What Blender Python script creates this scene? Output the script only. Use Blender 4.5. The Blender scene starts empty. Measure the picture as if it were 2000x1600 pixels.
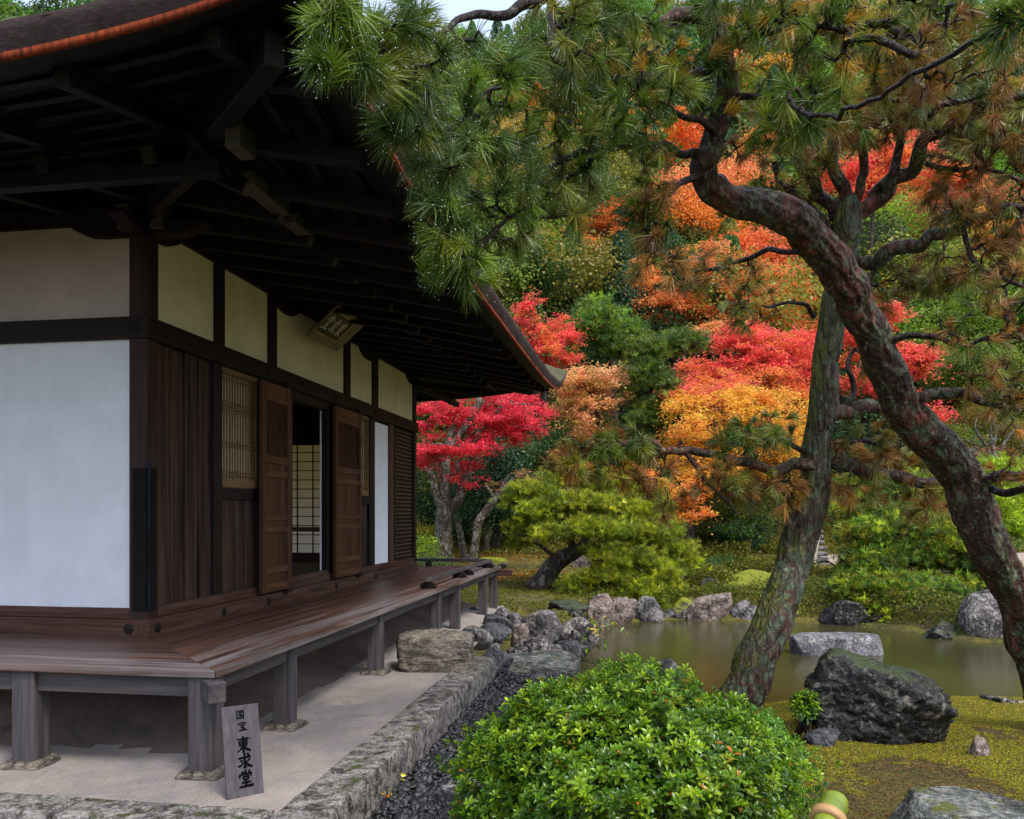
import bpy, math, random
import numpy as np
from mathutils import Vector, Matrix

# ---------------------------------------------------------------- camera, sky, sun, exposure
SC = bpy.context.scene
COL = SC.collection
FPX, HY = 1600.0, 1003.0            # focal length and eye level in photo pixels (2000 x 1600)
EYE = 1.6
cam_d = bpy.data.cameras.new("camera")
cam = bpy.data.objects.new("camera", cam_d)
COL.objects.link(cam)
cam.location = (0, 0, EYE)
cam.rotation_euler = (math.radians(90), 0, 0)
cam_d.sensor_width = 36.0
cam_d.lens = FPX / 2000 * 36.0
cam_d.shift_y = (HY - 800) / 2000
cam_d.clip_start = 0.05
cam_d.clip_end = 1000
SC.camera = cam

SUN_EL, SUN_AZ = math.radians(56), math.radians(142)     # azimuth clockwise from +Y
world = bpy.data.worlds.new("World")
SC.world = world
world.use_nodes = True
wn = world.node_tree
bg = wn.nodes["Background"]
sky = wn.nodes.new("ShaderNodeTexSky")
sky.sky_type = 'NISHITA'
sky.sun_disc = False
sky.sun_elevation = SUN_EL
sky.sun_rotation = SUN_AZ
sky.air_density = 1.0
sky.dust_density = 4.0
sky.ozone_density = 1.2
veil = wn.nodes.new("ShaderNodeMix"); veil.data_type = 'RGBA'      # thin bright cloud in front of the blue
veil.inputs[0].default_value = .5
veil.inputs[7].default_value = (4.2, 4.8, 6.0, 1)
wn.links.new(sky.outputs[0], veil.inputs[6])
wn.links.new(veil.outputs[2], bg.inputs[0])
bg.inputs[1].default_value = 0.15
sun_d = bpy.data.lights.new("sun", 'SUN')
sun_d.energy = 1.5
sun_d.angle = math.radians(16)
sun_d.color = (1.0, 0.955, 0.9)
sun = bpy.data.objects.new("sun", sun_d)
COL.objects.link(sun)
_sd = Vector((math.sin(SUN_AZ) * math.cos(SUN_EL), math.cos(SUN_AZ) * math.cos(SUN_EL), math.sin(SUN_EL)))
sun.rotation_euler = _sd.to_track_quat('Z', 'Y').to_euler()
SC.view_settings.view_transform = 'Standard'
SC.view_settings.look = 'None'
SC.view_settings.gamma = 1
SC.view_settings.exposure = 1.05
SC.render.engine = 'CYCLES'
SC.cycles.max_bounces = 5
SC.cycles.diffuse_bounces = 3
SC.cycles.glossy_bounces = 2
SC.cycles.transmission_bounces = 3
SC.cycles.transparent_max_bounces = 4
SC.cycles.sample_clamp_indirect = 6
SC.cycles.use_denoising = True

# ---------------------------------------------------------------- maths helpers
R = np.random.default_rng(7)
random.seed(7)
TH = math.atan(.1625)
CT, ST = math.cos(TH), math.sin(TH)
OY = FPX * (EYE - .65) / 240
OX = -710 / FPX * OY

def W(u, v, z=0.0):                  # hall coordinates (u outward, v along the veranda) to world
    return np.array((OX + u * CT + v * ST, OY - u * ST + v * CT, z))
def L(x, y):                         # world to hall coordinates
    dx, dy = x - OX, y - OY
    return dx * CT - dy * ST, dx * ST + dy * CT
def P(px, py, Y):                    # photo pixel at depth Y
    return np.array(((px - 1000) / FPX * Y, Y, EYE - (py - HY) / FPX * Y))
def G(px, py, z):                    # photo pixel on the level z
    Y = FPX * (EYE - z) / (py - HY)
    return np.array(((px - 1000) / FPX * Y, Y, z))
def ray_uv(px, py):
    dx, dy, dz = (px - 1000) / FPX, 1.0, -(py - HY) / FPX
    c = L(0, 0)
    return (c[0], c[1], EYE), (dx * CT - dy * ST, dx * ST + dy * CT, dz)
def FU(px, py=1000, u=-.05):         # pixel on the veranda-side wall plane -> (v, z)
    c, d = ray_uv(px, py); t = (u - c[0]) / d[0]
    return c[1] + t * d[1], c[2] + t * d[2]
def FV(px, py=1000, v=-.05):         # pixel on a plane across -> (u, z)
    c, d = ray_uv(px, py); t = (v - c[1]) / d[1]
    return c[0] + t * d[0], c[2] + t * d[2]

def _hash(ix, iy, iz, seed):
    h = (ix.astype(np.int64) * 374761393 + iy.astype(np.int64) * 668265263 + iz.astype(np.int64) * 1274126177 + seed * 974634777) & 0xFFFFFFFF
    h = ((h ^ (h >> 13)) * 1103515245) & 0xFFFFFFFF
    return ((h ^ (h >> 16)) & 0xFFFF) / 65535.0
def vnoise(p, seed=0):
    p = np.asarray(p, float)
    i = np.floor(p); f = p - i; f = f * f * (3 - 2 * f); i = i.astype(np.int64)
    r = 0
    for a in (0, 1):
        for b in (0, 1):
            for c in (0, 1):
                w = (f[:, 0] if a else 1 - f[:, 0]) * (f[:, 1] if b else 1 - f[:, 1]) * (f[:, 2] if c else 1 - f[:, 2])
                r = r + w * _hash(i[:, 0] + a, i[:, 1] + b, i[:, 2] + c, seed)
    return r * 2 - 1
def fbm(p, oct=4, seed=0, lac=2.05, gain=.5):
    p = np.asarray(p, float); s = 0; a = 1; t = 0
    for o in range(oct):
        s = s + a * vnoise(p, seed + o * 17); t += a; p = p * lac + 3.7; a *= gain
    return s / t
def sstep(x, a, b):
    t = np.clip((x - a) / (b - a), 0, 1); return t * t * (3 - 2 * t)
def unit(v):
    v = np.asarray(v, float); return v / (np.linalg.norm(v, axis=-1, keepdims=True) + 1e-9)

# ---------------------------------------------------------------- object helpers
def tag(o, label=None, cat=None, group=None, kind=None):
    if label: o['label'] = label
    if cat: o['category'] = cat
    if group: o['group'] = group
    if kind: o['kind'] = kind
    return o
def empty(name, loc, label, cat, group=None, rz=0):
    o = bpy.data.objects.new(name, None); COL.objects.link(o)
    o.location = loc; o.rotation_euler = (0, 0, rz); o.empty_display_size = .2
    return tag(o, label, cat, group)
def link(name, me, mat, parent=None):
    o = bpy.data.objects.new(name, me); COL.objects.link(o)
    if mat is not None and not me.materials: me.materials.append(mat)
    if parent is not None: o.parent = parent
    return o
def fast(name, V, F, mat, parent=None, col=None, smooth=False):
    """numpy arrays straight into one mesh; F is a list of (m,k) index arrays or one array"""
    if not isinstance(F, (list, tuple)): F = [F]
    me = bpy.data.meshes.new(name)
    V = np.asarray(V, np.float32)
    me.vertices.add(len(V)); me.vertices.foreach_set('co', V.ravel())
    nl = sum(f.size for f in F); nf = sum(len(f) for f in F)
    me.loops.add(nl); me.polygons.add(nf)
    me.loops.foreach_set('vertex_index', np.concatenate([f.ravel() for f in F]).astype(np.int32))
    st = []; base = 0
    for f in F:
        st.append(base + np.arange(len(f)) * f.shape[1]); base += f.size
    me.polygons.foreach_set('loop_start', np.concatenate(st).astype(np.int32))
    if smooth: me.polygons.foreach_set('use_smooth', np.ones(nf, bool))
    me.update(calc_edges=True)
    if col is not None:
        ca = me.color_attributes.new('tint', 'FLOAT_COLOR', 'POINT')
        c4 = np.ones((len(V), 4), np.float32); c4[:, :3] = col
        ca.data.foreach_set('color', c4.ravel())
    return link(name, me, mat, parent)

class MB:
    def __init__(s): s.v = []; s.f = []
    def add(s, vs, fs):
        b = len(s.v); s.v += [tuple(map(float, p)) for p in vs]; s.f += [tuple(i + b for i in f) for f in fs]; return s
    def box(s, x0, x1, y0, y1, z0, z1):
        x0, x1 = min(x0, x1), max(x0, x1); y0, y1 = min(y0, y1), max(y0, y1); z0, z1 = min(z0, z1), max(z0, z1)
        return s.add([(x0, y0, z0), (x1, y0, z0), (x1, y1, z0), (x0, y1, z0), (x0, y0, z1), (x1, y0, z1), (x1, y1, z1), (x0, y1, z1)],
                     [(0, 3, 2, 1), (4, 5, 6, 7), (0, 1, 5, 4), (1, 2, 6, 5), (2, 3, 7, 6), (3, 0, 4, 7)])
    def bar(s, p0, p1, w, h, up=(0, 0, 1)):
        p0, p1 = Vector(p0), Vector(p1); d = (p1 - p0).normalized(); up = Vector(up)
        side = d.cross(up).normalized(); u2 = side.cross(d).normalized()
        vs = []
        for p in (p0, p1):
            for a, b in ((-1, -1), (1, -1), (1, 1), (-1, 1)): vs.append(p + side * a * w / 2 + u2 * b * h / 2)
        return s.add(vs, [(0, 1, 2, 3), (7, 6, 5, 4), (0, 4, 5, 1), (1, 5, 6, 2), (2, 6, 7, 3), (3, 7, 4, 0)])
    def extrude(s, poly, axis, a, b):
        """poly: list of 2-D points in the plane normal to axis"""
        n = len(poly)
        def mk(p, t):
            return {'x': (t, p[0], p[1]), 'y': (p[0], t, p[1]), 'z': (p[0], p[1], t)}[axis]
        vs = [mk(p, a) for p in poly] + [mk(p, b) for p in poly]
        fs = [tuple(range(n))[::-1], tuple(range(n, 2 * n))] + [(i, (i + 1) % n, n + (i + 1) % n, n + i) for i in range(n)]
        return s.add(vs, fs)
    def build(s, name, mat, parent=None, bevel=0, smooth=False):
        me = bpy.data.meshes.new(name); me.from_pydata(s.v, [], s.f); me.validate(); me.update()
        import bmesh
        bm = bmesh.new(); bm.from_mesh(me); bmesh.ops.recalc_face_normals(bm, faces=bm.faces); bm.to_mesh(me); bm.free()
        o = link(name, me, mat, parent)
        if smooth:
            for p in me.polygons: p.use_smooth = True
        if bevel:
            m = o.modifiers.new('bevel', 'BEVEL'); m.width = bevel; m.segments = 2; m.limit_method = 'ANGLE'
        return o

# ---------------------------------------------------------------- materials
def new_mat(name):
    m = bpy.data.materials.new(name); m.use_nodes = True
    nt = m.node_tree; b = nt.nodes['Principled BSDF']; return m, nt, b
def nd(nt, t, **kw):
    n = nt.nodes.new(t)
    for k, v in kw.items():
        if k in n.inputs: n.inputs[k].default_value = v
        else: setattr(n, k, v)
    return n
def coords(nt, scale=(1, 1, 1), obj=True):
    tc = nd(nt, 'ShaderNodeTexCoord'); mp = nd(nt, 'ShaderNodeMapping'); mp.inputs['Scale'].default_value = scale
    nt.links.new(tc.outputs['Object' if obj else 'Generated'], mp.inputs[0]); return mp.outputs[0]
def noise(nt, co, scale, detail=5, rough=.55, dist=0):
    n = nd(nt, 'ShaderNodeTexNoise'); n.inputs['Scale'].default_value = scale; n.inputs['Detail'].default_value = detail
    n.inputs['Roughness'].default_value = rough; n.inputs['Distortion'].default_value = dist
    nt.links.new(co, n.inputs['Vector']); return n.outputs['Fac']
def ramp(nt, fac, stops):
    r = nd(nt, 'ShaderNodeValToRGB'); nt.links.new(fac, r.inputs[0]); e = r.color_ramp.elements
    while len(e) < len(stops): e.new(.5)
    for i, (p, c) in enumerate(stops): e[i].position = p; e[i].color = (*c, 1) if len(c) == 3 else c
    return r.outputs[0]
def mask(nt, fac, a, b):
    return ramp(nt, fac, [(a, (0, 0, 0)), (b, (1, 1, 1))])
def mix(nt, fac, c1, c2, mode='MIX'):
    m = nd(nt, 'ShaderNodeMix', data_type='RGBA', blend_type=mode)
    for s, v in ((0, fac), (6, c1), (7, c2)):
        if hasattr(v, 'is_output') or isinstance(v, bpy.types.NodeSocket): nt.links.new(v, m.inputs[s])
        else: m.inputs[s].default_value = v if not isinstance(v, tuple) else (*v, 1)
    return m.outputs[2]
def mul(nt, a, b, op='MULTIPLY'):
    m = nd(nt, 'ShaderNodeMath', operation=op)
    for s, v in ((0, a), (1, b)):
        if isinstance(v, bpy.types.NodeSocket): nt.links.new(v, m.inputs[s])
        else: m.inputs[s].default_value = v
    return m.outputs[0]
def bump(nt, b, h, strength=.5, dist=.01):
    n = nd(nt, 'ShaderNodeBump'); n.inputs['Strength'].default_value = strength; n.inputs['Distance'].default_value = dist
    nt.links.new(h, n.inputs['Height']); nt.links.new(n.outputs[0], b.inputs['Normal'])

def wood(name, dark, light, axis, rough=.6, grain=26, bleach=None, bleach_amt=0., bumpd=.004, spec=.22):
    m, nt, b = new_mat(name)
    s = [1, 1, 1]; s['xyz'.index(axis)] = .05
    co = coords(nt, tuple(s))
    g = noise(nt, co, grain, 7, .62, .5)
    c = ramp(nt, g, [(.3, dark), (.52, tuple((d + l) / 2 for d, l in zip(dark, light))), (.72, light)])
    s2 = [1, 1, 1]; s2['xyz'.index(axis)] = .3
    big = noise(nt, coords(nt, tuple(s2)), 1.8, 4, .6, .3)
    c = mix(nt, big, c, mix(nt, .55, c, (.0, .0, .0)), 'MIX')
    if bleach:
        bl = mul(nt, mask(nt, noise(nt, coords(nt, tuple(s)), grain * .5, 6, .7), .42, .68), bleach_amt)
        c = mix(nt, bl, c, bleach)
    nt.links.new(c, b.inputs['Base Color'])
    rr = mul(nt, g, .35); rr = mul(nt, rr, rough - .15, 'ADD')
    nt.links.new(rr, b.inputs['Roughness'])
    b.inputs['Specular IOR Level'].default_value = spec
    bump(nt, b, g, .8, bumpd)
    return m

M = {}
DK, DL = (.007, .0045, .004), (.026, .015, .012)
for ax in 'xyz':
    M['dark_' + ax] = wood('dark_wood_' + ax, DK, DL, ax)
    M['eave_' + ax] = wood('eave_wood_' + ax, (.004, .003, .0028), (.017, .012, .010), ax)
    M['red_' + ax] = wood('red_brown_wood_' + ax, (.035, .014, .009), (.14, .062, .038), ax, bleach=(.13, .09, .085), bleach_amt=.35)
    M['grey_' + ax] = wood('weathered_wood_' + ax, (.040, .036, .040), (.125, .115, .125), ax, bleach=(.15, .11, .09), bleach_amt=.3)
M['plank_z'] = wood('plank_wood', (.010, .006, .005), (.075, .042, .030), 'z', grain=20, bleach=(.13, .075, .055), bleach_amt=.45)
M['corner_z'] = wood('corner_post_wood', (.010, .005, .004), (.060, .026, .018), 'z', bleach=(.09, .055, .05), bleach_amt=.25)
M['door_z'] = wood('door_wood', (.035, .013, .006), (.16, .064, .028), 'z', grain=20)
M['door_y'] = wood('door_rail_wood', (.05, .02, .010), (.20, .085, .042), 'y', grain=20)
M['gold_z'] = wood('pale_wood', (.16, .09, .035), (.33, .20, .085), 'z', grain=30)
M['pale_end'] = wood('pale_rafter_end', (.05, .048, .038), (.15, .14, .11), 'z', grain=10)
def deckmat(ax):
    m = wood('deck_wood_' + ax, (.024, .011, .007), (.21, .098, .062), ax, rough=.40, grain=14, bumpd=.006, spec=.45)
    nt = m.node_tree; b = nt.nodes['Principled BSDF']
    old = b.inputs['Base Color'].links[0].from_socket
    s = [1, 1, 1]; s['xyz'.index(ax)] = .04
    gr = mask(nt, noise(nt, coords(nt, tuple(s)), 9, 8, .75, .4), .44, .6)
    tc = nd(nt, 'ShaderNodeTexCoord'); sp = nd(nt, 'ShaderNodeSeparateXYZ'); nt.links.new(tc.outputs['Object'], sp.inputs[0])
    d = mul(nt, sp.outputs[1], -1.0) if ax == 'x' else sp.outputs[0]
    e = mask(nt, d, .65, 1.22)
    c = mix(nt, mul(nt, mul(nt, gr, .8), mul(nt, mul(nt, e, .80), .05, 'ADD')), old, (.26, .24, .25))
    nt.links.new(c, b.inputs['Base Color'])
    return m
M['deck_y'] = deckmat('y'); M['deck_x'] = deckmat('x')

def plaster(name, col, col2, scale=3, b_=.35):
    m, nt, b = new_mat(name); co = coords(nt)
    n = noise(nt, co, scale, 6, .6); c = ramp(nt, n, [(.3, col2), (.65, col)])
    c = mix(nt, mul(nt, mask(nt, noise(nt, co, 38, 4, .6), .68, .74), .35), c, tuple(v * .45 for v in col2))
    c = mix(nt, mul(nt, mask(nt, noise(nt, coords(nt, (1, 1, .25)), 2.2, 6, .7), .5, .7), .22), c, tuple(v * .72 for v in col2))
    nt.links.new(c, b.inputs['Base Color']); b.inputs['Roughness'].default_value = .85
    bump(nt, b, noise(nt, co, 160, 3, .6), b_, .002); return m
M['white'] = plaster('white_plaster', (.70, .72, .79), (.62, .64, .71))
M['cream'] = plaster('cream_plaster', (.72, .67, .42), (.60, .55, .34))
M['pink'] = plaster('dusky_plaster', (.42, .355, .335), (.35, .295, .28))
M['paper'] = plaster('shoji_paper', (.80, .82, .85), (.72, .74, .78), 6, .1)
M['old_paper'] = plaster('aged_shoji_paper', (.62, .56, .42), (.52, .46, .33), 3, .1)

def stone(name, base, dark, lichen, lam=.5, moss=None, mo=.5, sc=1., rough=.6, strat=False, zmoss=False):
    m, nt, b = new_mat(name)
    co = coords(nt, (1, 1, 3.5) if strat else (1, 1, 1))
    n1 = noise(nt, co, 4.5 * sc, 6, .62, .5); n2 = noise(nt, co, 26 * sc, 5, .65)
    c = ramp(nt, n1, [(.38, dark), (.50, base), (.64, tuple(min(1, v * 1.7) for v in base))])
    c = mix(nt, .8, c, ramp(nt, n2, [(.36, (.15, .15, .15)), (.60, (1.15, 1.15, 1.15))]), 'MULTIPLY')
    fis = mask(nt, noise(nt, co, 6.5 * sc, 5, .6, 2.2), .36, .44)
    c = mix(nt, fis, mix(nt, .8, c, tuple(v * .6 for v in dark)), c)
    sA = mask(nt, noise(nt, co, 9 * sc, 5, .62, .7), .735 - lam * .235, .76 - lam * .235)
    sB = mask(nt, noise(nt, coords(nt), 27 * sc, 3, .5, .3), .78 - lam * .22, .80 - lam * .22)
    spots = mul(nt, mul(nt, mul(nt, sA, sB, 'MAXIMUM'), mask(nt, n2, .36, .56)), .85)
    c = mix(nt, spots, c, mix(nt, n1, tuple(v * .5 for v in lichen), lichen))
    if moss:
        geo = nd(nt, 'ShaderNodeNewGeometry'); sp = nd(nt, 'ShaderNodeSeparateXYZ'); nt.links.new(geo.outputs['Normal'], sp.inputs[0])
        k = mul(nt, mul(nt, sp.outputs[2], .35 if not zmoss else .8), noise(nt, co, 3.2 * sc, 7, .7), 'ADD')
        mk = mask(nt, k, 1.05 - mo * .5, 1.12 - mo * .5)
        c = mix(nt, mk, c, mix(nt, n2, moss, tuple(v * .45 for v in moss)))
    nt.links.new(c, b.inputs['Base Color']); b.inputs['Roughness'].default_value = rough; b.inputs['Specular IOR Level'].default_value = .6 if rough < .3 else .28
    h = mul(nt, n1, mul(nt, n2, .35), 'ADD')
    bump(nt, b, h, 1.0, .05 / sc); return m
M['rock'] = stone('grey_rock', (.17, .16, .165), (.04, .037, .04), (.38, .36, .32), .62, (.10, .115, .02), .35)
M['pinkrock'] = stone('pinkish_rock', (.22, .165, .14), (.06, .042, .038), (.42, .38, .34), .72, (.11, .12, .02), .35)
M['darkrock'] = stone('dark_lichen_rock', (.020, .019, .020), (.005, .005, .006), (.20, .185, .15), .70, (.055, .075, .025), .62, rough=.42)
M['smooth'] = stone('smooth_wet_rock', (.085, .088, .098), (.035, .036, .042), (.2, .2, .2), .45, rough=.33)
M['brownrock'] = stone('brown_step_rock', (.20, .165, .13), (.055, .045, .038), (.30, .29, .24), .7, (.09, .10, .04), .3, strat=True)
M['slabrock'] = stone('green_grey_slab', (.13, .14, .13), (.04, .045, .042), (.36, .35, .29), .75, (.12, .13, .02), .35, strat=True)
M['specklerock'] = stone('speckled_rock', (.11, .10, .095), (.016, .015, .015), (.50, .46, .43), .80, None)
M['mossrock'] = stone('mossy_rock', (.16, .15, .14), (.05, .045, .04), (.5, .45, .42), .75, (.24, .27, .012), 1.02, zmoss=True)
M['granite'] = stone('granite_kerb', (.20, .185, .17), (.05, .042, .038), (.42, .40, .36), .74, (.07, .085, .03), .32, sc=2.4)
M['pebble'] = stone('black_pebble', (.026, .027, .031), (.008, .008, .010), (.07, .072, .08), .6, sc=3, rough=.16)
M['pondstone'] = stone('pond_stone', (.17, .16, .18), (.07, .065, .075), (.42, .43, .33), .72, (.15, .16, .05), .25)

def ground_mat(name, stops, scale, masks=(), rough=.85, fine=60, bd=.02):
    m, nt, b = new_mat(name); co = coords(nt)
    c = ramp(nt, noise(nt, co, scale, 8, .65, .4), stops)
    for (sc, a, bb, colr, amt) in masks:
        c = mix(nt, mul(nt, mask(nt, noise(nt, co, sc, 8, .7, .6), a, bb), amt), c, colr)
    fn = noise(nt, co, fine, 4, .75)
    c = mix(nt, .75, c, ramp(nt, fn, [(.28, (.22, .22, .22)), (.68, (1, 1, 1))]), 'MULTIPLY')
    nt.links.new(c, b.inputs['Base Color']); b.inputs['Roughness'].default_value = rough
    bump(nt, b, mul(nt, fn, noise(nt, co, fine * .25, 4), 'ADD'), 1.0, bd); return m
M['moss'] = ground_mat('mossy_ground', [(.36, (.075, .075, .014)), (.50, (.16, .145, .018)), (.62, (.24, .225, .014))], 1.6,
                       [(3.2, .54, .60, (.12, .068, .034), .75), (7, .53, .58, (.05, .045, .014), .6), (13, .56, .60, (.36, .33, .012), .8), (30, .58, .63, (.28, .14, .06), .6)], fine=95, bd=.035)
M['sand'] = ground_mat('raked_sandy_earth', [(.3, (.30, .25, .22)), (.6, (.45, .39, .345)), (.8, (.52, .46, .42))], 1.2,
                       [(.9, .47, .62, (.22, .215, .225), .8), (3.5, .58, .68, (.15, .12, .10), .5), (26, .64, .70, (.10, .075, .06), .8), (.5, .50, .62, (.26, .25, .25), .6)], fine=120, bd=.004)
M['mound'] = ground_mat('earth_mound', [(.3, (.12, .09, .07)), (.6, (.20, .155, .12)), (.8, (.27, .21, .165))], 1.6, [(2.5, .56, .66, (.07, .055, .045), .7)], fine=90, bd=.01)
M['path'] = ground_mat('pale_sand_path', [(.3, (.42, .33, .27)), (.7, (.55, .46, .38))], 2, fine=50)

def leaf_mat(name, transl=.35, rough=.4, spec=.4):
    m, nt, b = new_mat(name)
    at = nd(nt, 'ShaderNodeAttribute', attribute_name='tint')
    nt.links.new(at.outputs['Color'], b.inputs['Base Color']); b.inputs['Roughness'].default_value = rough
    b.inputs['Specular IOR Level'].default_value = spec
    tr = nd(nt, 'ShaderNodeBsdfTranslucent'); nt.links.new(at.outputs['Color'], tr.inputs[0])
    mx = nd(nt, 'ShaderNodeMixShader'); mx.inputs[0].default_value = transl
    nt.links.new(b.outputs[0], mx.inputs[1]); nt.links.new(tr.outputs[0], mx.inputs[2])
    nt.links.new(mx.outputs[0], nt.nodes['Material Output'].inputs[0]); return m
M['leaf'] = leaf_mat('leaf', .5, .4, .35)
M['glossleaf'] = leaf_mat('glossy_leaf', .3, .28, .5)
M['needle'] = leaf_mat('pine_needle', .25, .38, .4)

def bark(name, dark, mid, red, lichen, moss, lam=.35, mo=.3, side=-1, sc=1., zs=.38):
    m, nt, b = new_mat(name)
    co = coords(nt, (1, 1, zs))
    wob = nd(nt, 'ShaderNodeTexNoise'); wob.inputs['Scale'].default_value = 5 * sc; wob.inputs['Detail'].default_value = 5; wob.inputs['Roughness'].default_value = .6; nt.links.new(co, wob.inputs['Vector'])
    ad = nd(nt, 'ShaderNodeVectorMath', operation='MULTIPLY_ADD'); nt.links.new(wob.outputs['Color'], ad.inputs[0]); ad.inputs[1].default_value = (.19 / sc,) * 3; nt.links.new(co, ad.inputs[2])
    def crk(scale, w):
        vo = nd(nt, 'ShaderNodeTexVoronoi', feature='DISTANCE_TO_EDGE'); vo.inputs['Scale'].default_value = scale * sc
        nt.links.new(ad.outputs[0], vo.inputs['Vector']); return mask(nt, vo.outputs['Distance'], .0, w)
    crack = crk(12.5, .24); fine_c = crk(33, .3)
    vc = nd(nt, 'ShaderNodeTexVoronoi'); vc.inputs['Scale'].default_value = 34 * sc; nt.links.new(ad.outputs[0], vc.inputs['Vector'])
    n1 = noise(nt, co, 3 * sc, 7, .65); n2 = noise(nt, co, 30 * sc, 8, .8)
    c = ramp(nt, n2, [(.34, dark), (.62, mid)])
    c = mix(nt, mul(nt, mask(nt, n1, .46, .62), .75), c, red)
    c = mix(nt, .45, c, ramp(nt, vc.outputs['Color'], [(.1, (.35, .35, .35)), (.9, (1.5, 1.45, 1.4))]), 'MULTIPLY')
    li = mul(nt, mask(nt, noise(nt, coords(nt), 8.5 * sc, 6, .66, .6), .68 - lam * .34, .71 - lam * .34), .85)
    c = mix(nt, li, c, mix(nt, n2, lichen, tuple(v * .25 for v in lichen)))
    fl_ = mul(nt, mask(nt, noise(nt, coords(nt), 34 * sc, 3, .5), .60, .64), mask(nt, noise(nt, coords(nt), 4 * sc, 3), .42, .55))
    c = mix(nt, mul(nt, fl_, .7), c, tuple(v * 1.3 for v in lichen))
    geo = nd(nt, 'ShaderNodeNewGeometry'); sp = nd(nt, 'ShaderNodeSeparateXYZ'); nt.links.new(geo.outputs['Normal'], sp.inputs[0])
    k = mul(nt, mul(nt, sp.outputs[0], .22 * side), noise(nt, coords(nt), 2.4, 9, .75), 'ADD')
    c = mix(nt, mul(nt, mask(nt, k, .86 - mo * .5, .96 - mo * .5), .85), c, mix(nt, n2, moss, tuple(v * .3 for v in moss)))
    brk = mask(nt, noise(nt, co, 9 * sc, 8, .7), .38, .6)
    dk = mul(nt, mul(nt, mul(nt, crack, .62), mul(nt, fine_c, .18), 'ADD'), mul(nt, brk, .20), 'ADD')
    c = mix(nt, dk, mix(nt, .8, c, (.008, .006, .005)), c)
    nt.links.new(c, b.inputs['Base Color']); b.inputs['Roughness'].default_value = .5; b.inputs['Specular IOR Level'].default_value = .22
    h = mul(nt, mul(nt, dk, .8), mul(nt, n2, .4), 'ADD')
    bump(nt, b, h, 1.0, .03 / sc); return m
M['bark_a'] = bark('front_pine_bark', (.010, .006, .005), (.10, .050, .040), (.24, .072, .050), (.19, .24, .13), (.07, .10, .02), .44, .34)
M['bark_b'] = bark('pale_pine_bark', (.035, .024, .020), (.15, .105, .085), (.14, .065, .05), (.20, .27, .17), (.19, .21, .02), .56, .60, -1, 1., .2)
M['bark_c'] = bark('lichen_maple_bark', (.05, .04, .03), (.16, .135, .10), (.13, .09, .07), (.42, .42, .33), (.12, .13, .02), .5, .4, 1, .6)
M['bark_d'] = bark('dark_bark', (.018, .013, .011), (.10, .075, .06), (.055, .03, .024), (.10, .12, .08), (.05, .06, .02), .2, .2, 1, .7)
M['twig'] = bark('twig_bark', (.010, .007, .007), (.04, .024, .022), (.07, .028, .024), (.14, .15, .11), (.05, .06, .02), .2, .1)

def plain(name, col, rough=.5, spec=.5, metal=0):
    m, nt, b = new_mat(name); co = coords(nt)
    c = ramp(nt, noise(nt, co, 20, 4), [(.3, tuple(v * .75 for v in col)), (.7, col)])
    nt.links.new(c, b.inputs['Base Color']); b.inputs['Roughness'].default_value = rough
    b.inputs['Specular IOR Level'].default_value = spec; b.inputs['Metallic'].default_value = metal; return m
m, nt, b = new_mat('translucent_paper'); b.inputs['Base Color'].default_value = (.88, .85, .76, 1); b.inputs['Roughness'].default_value = .9
tr = nd(nt, 'ShaderNodeBsdfTranslucent'); tr.inputs[0].default_value = (.93, .90, .80, 1); mx = nd(nt, 'ShaderNodeMixShader'); mx.inputs[0].default_value = .8
nt.links.new(b.outputs[0], mx.inputs[1]); nt.links.new(tr.outputs[0], mx.inputs[2]); nt.links.new(mx.outputs[0], nt.nodes['Material Output'].inputs[0]); M['thin_paper'] = m
M['lattice_back'] = plain('lattice_backing', (.10, .085, .07), .8, .2)
M['ink'] = plain('black_ink', (.004, .004, .0045), .95, .02)
M['iron'] = plain('dark_iron', (.012, .009, .008), .7, .2)
M['guard'] = plain('black_guard', (.011, .010, .010), .85, .1)
M['blue'] = plain('blue_paint', (.012, .06, .14), .8, .1)
M['drop'] = plain('rain_drop', (.9, .93, .95), .08, 1.0)
M['faded_gold'] = plain('faded_gold', (.65, .33, .09), .5)
M['plaque_frame'] = plain('aged_plaque_frame', (.24, .19, .10), .6)
M['plaque_field'] = plain('plaque_field', (.028, .018, .013), .5)
M['plaque_glyph'] = plain('pale_gilding', (.62, .48, .40), .5)
M['cloth_dark'] = plain('dark_cloth', (.02, .022, .03), .8)
M['cloth_white'] = plain('white_cloth', (.7, .72, .76), .8)
M['skin'] = plain('skin', (.45, .28, .2), .6)
M['hair'] = plain('black_hair', (.012, .01, .01), .5)
M['lightgrey'] = plain('pale_post', (.30, .29, .22), .7)

def bark_roof():
    m, nt, b = new_mat('cypress_bark_thatch'); co = coords(nt, (1, 1, 2.2))
    n = noise(nt, co, 22, 8, .75, .6); n1 = noise(nt, co, 3, 4)
    c = ramp(nt, n, [(.34, (.012, .007, .006)), (.55, (.06, .028, .022)), (.74, (.16, .095, .08))])
    c = mix(nt, mul(nt, n1, .6), c, (.04, .02, .016))
    nt.links.new(c, b.inputs['Base Color']); b.inputs['Roughness'].default_value = .75
    bump(nt, b, n, 1, .03); return m
M['thatch'] = bark_roof()
M['orange_board'] = wood('orange_eave_board', (.06, .012, .006), (.50, .085, .026), 'z', grain=46, rough=.9)
M['roofmoss'] = ground_mat('roof_moss', [(.3, (.05, .05, .02)), (.7, (.12, .13, .03))], 4, fine=40)

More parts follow.
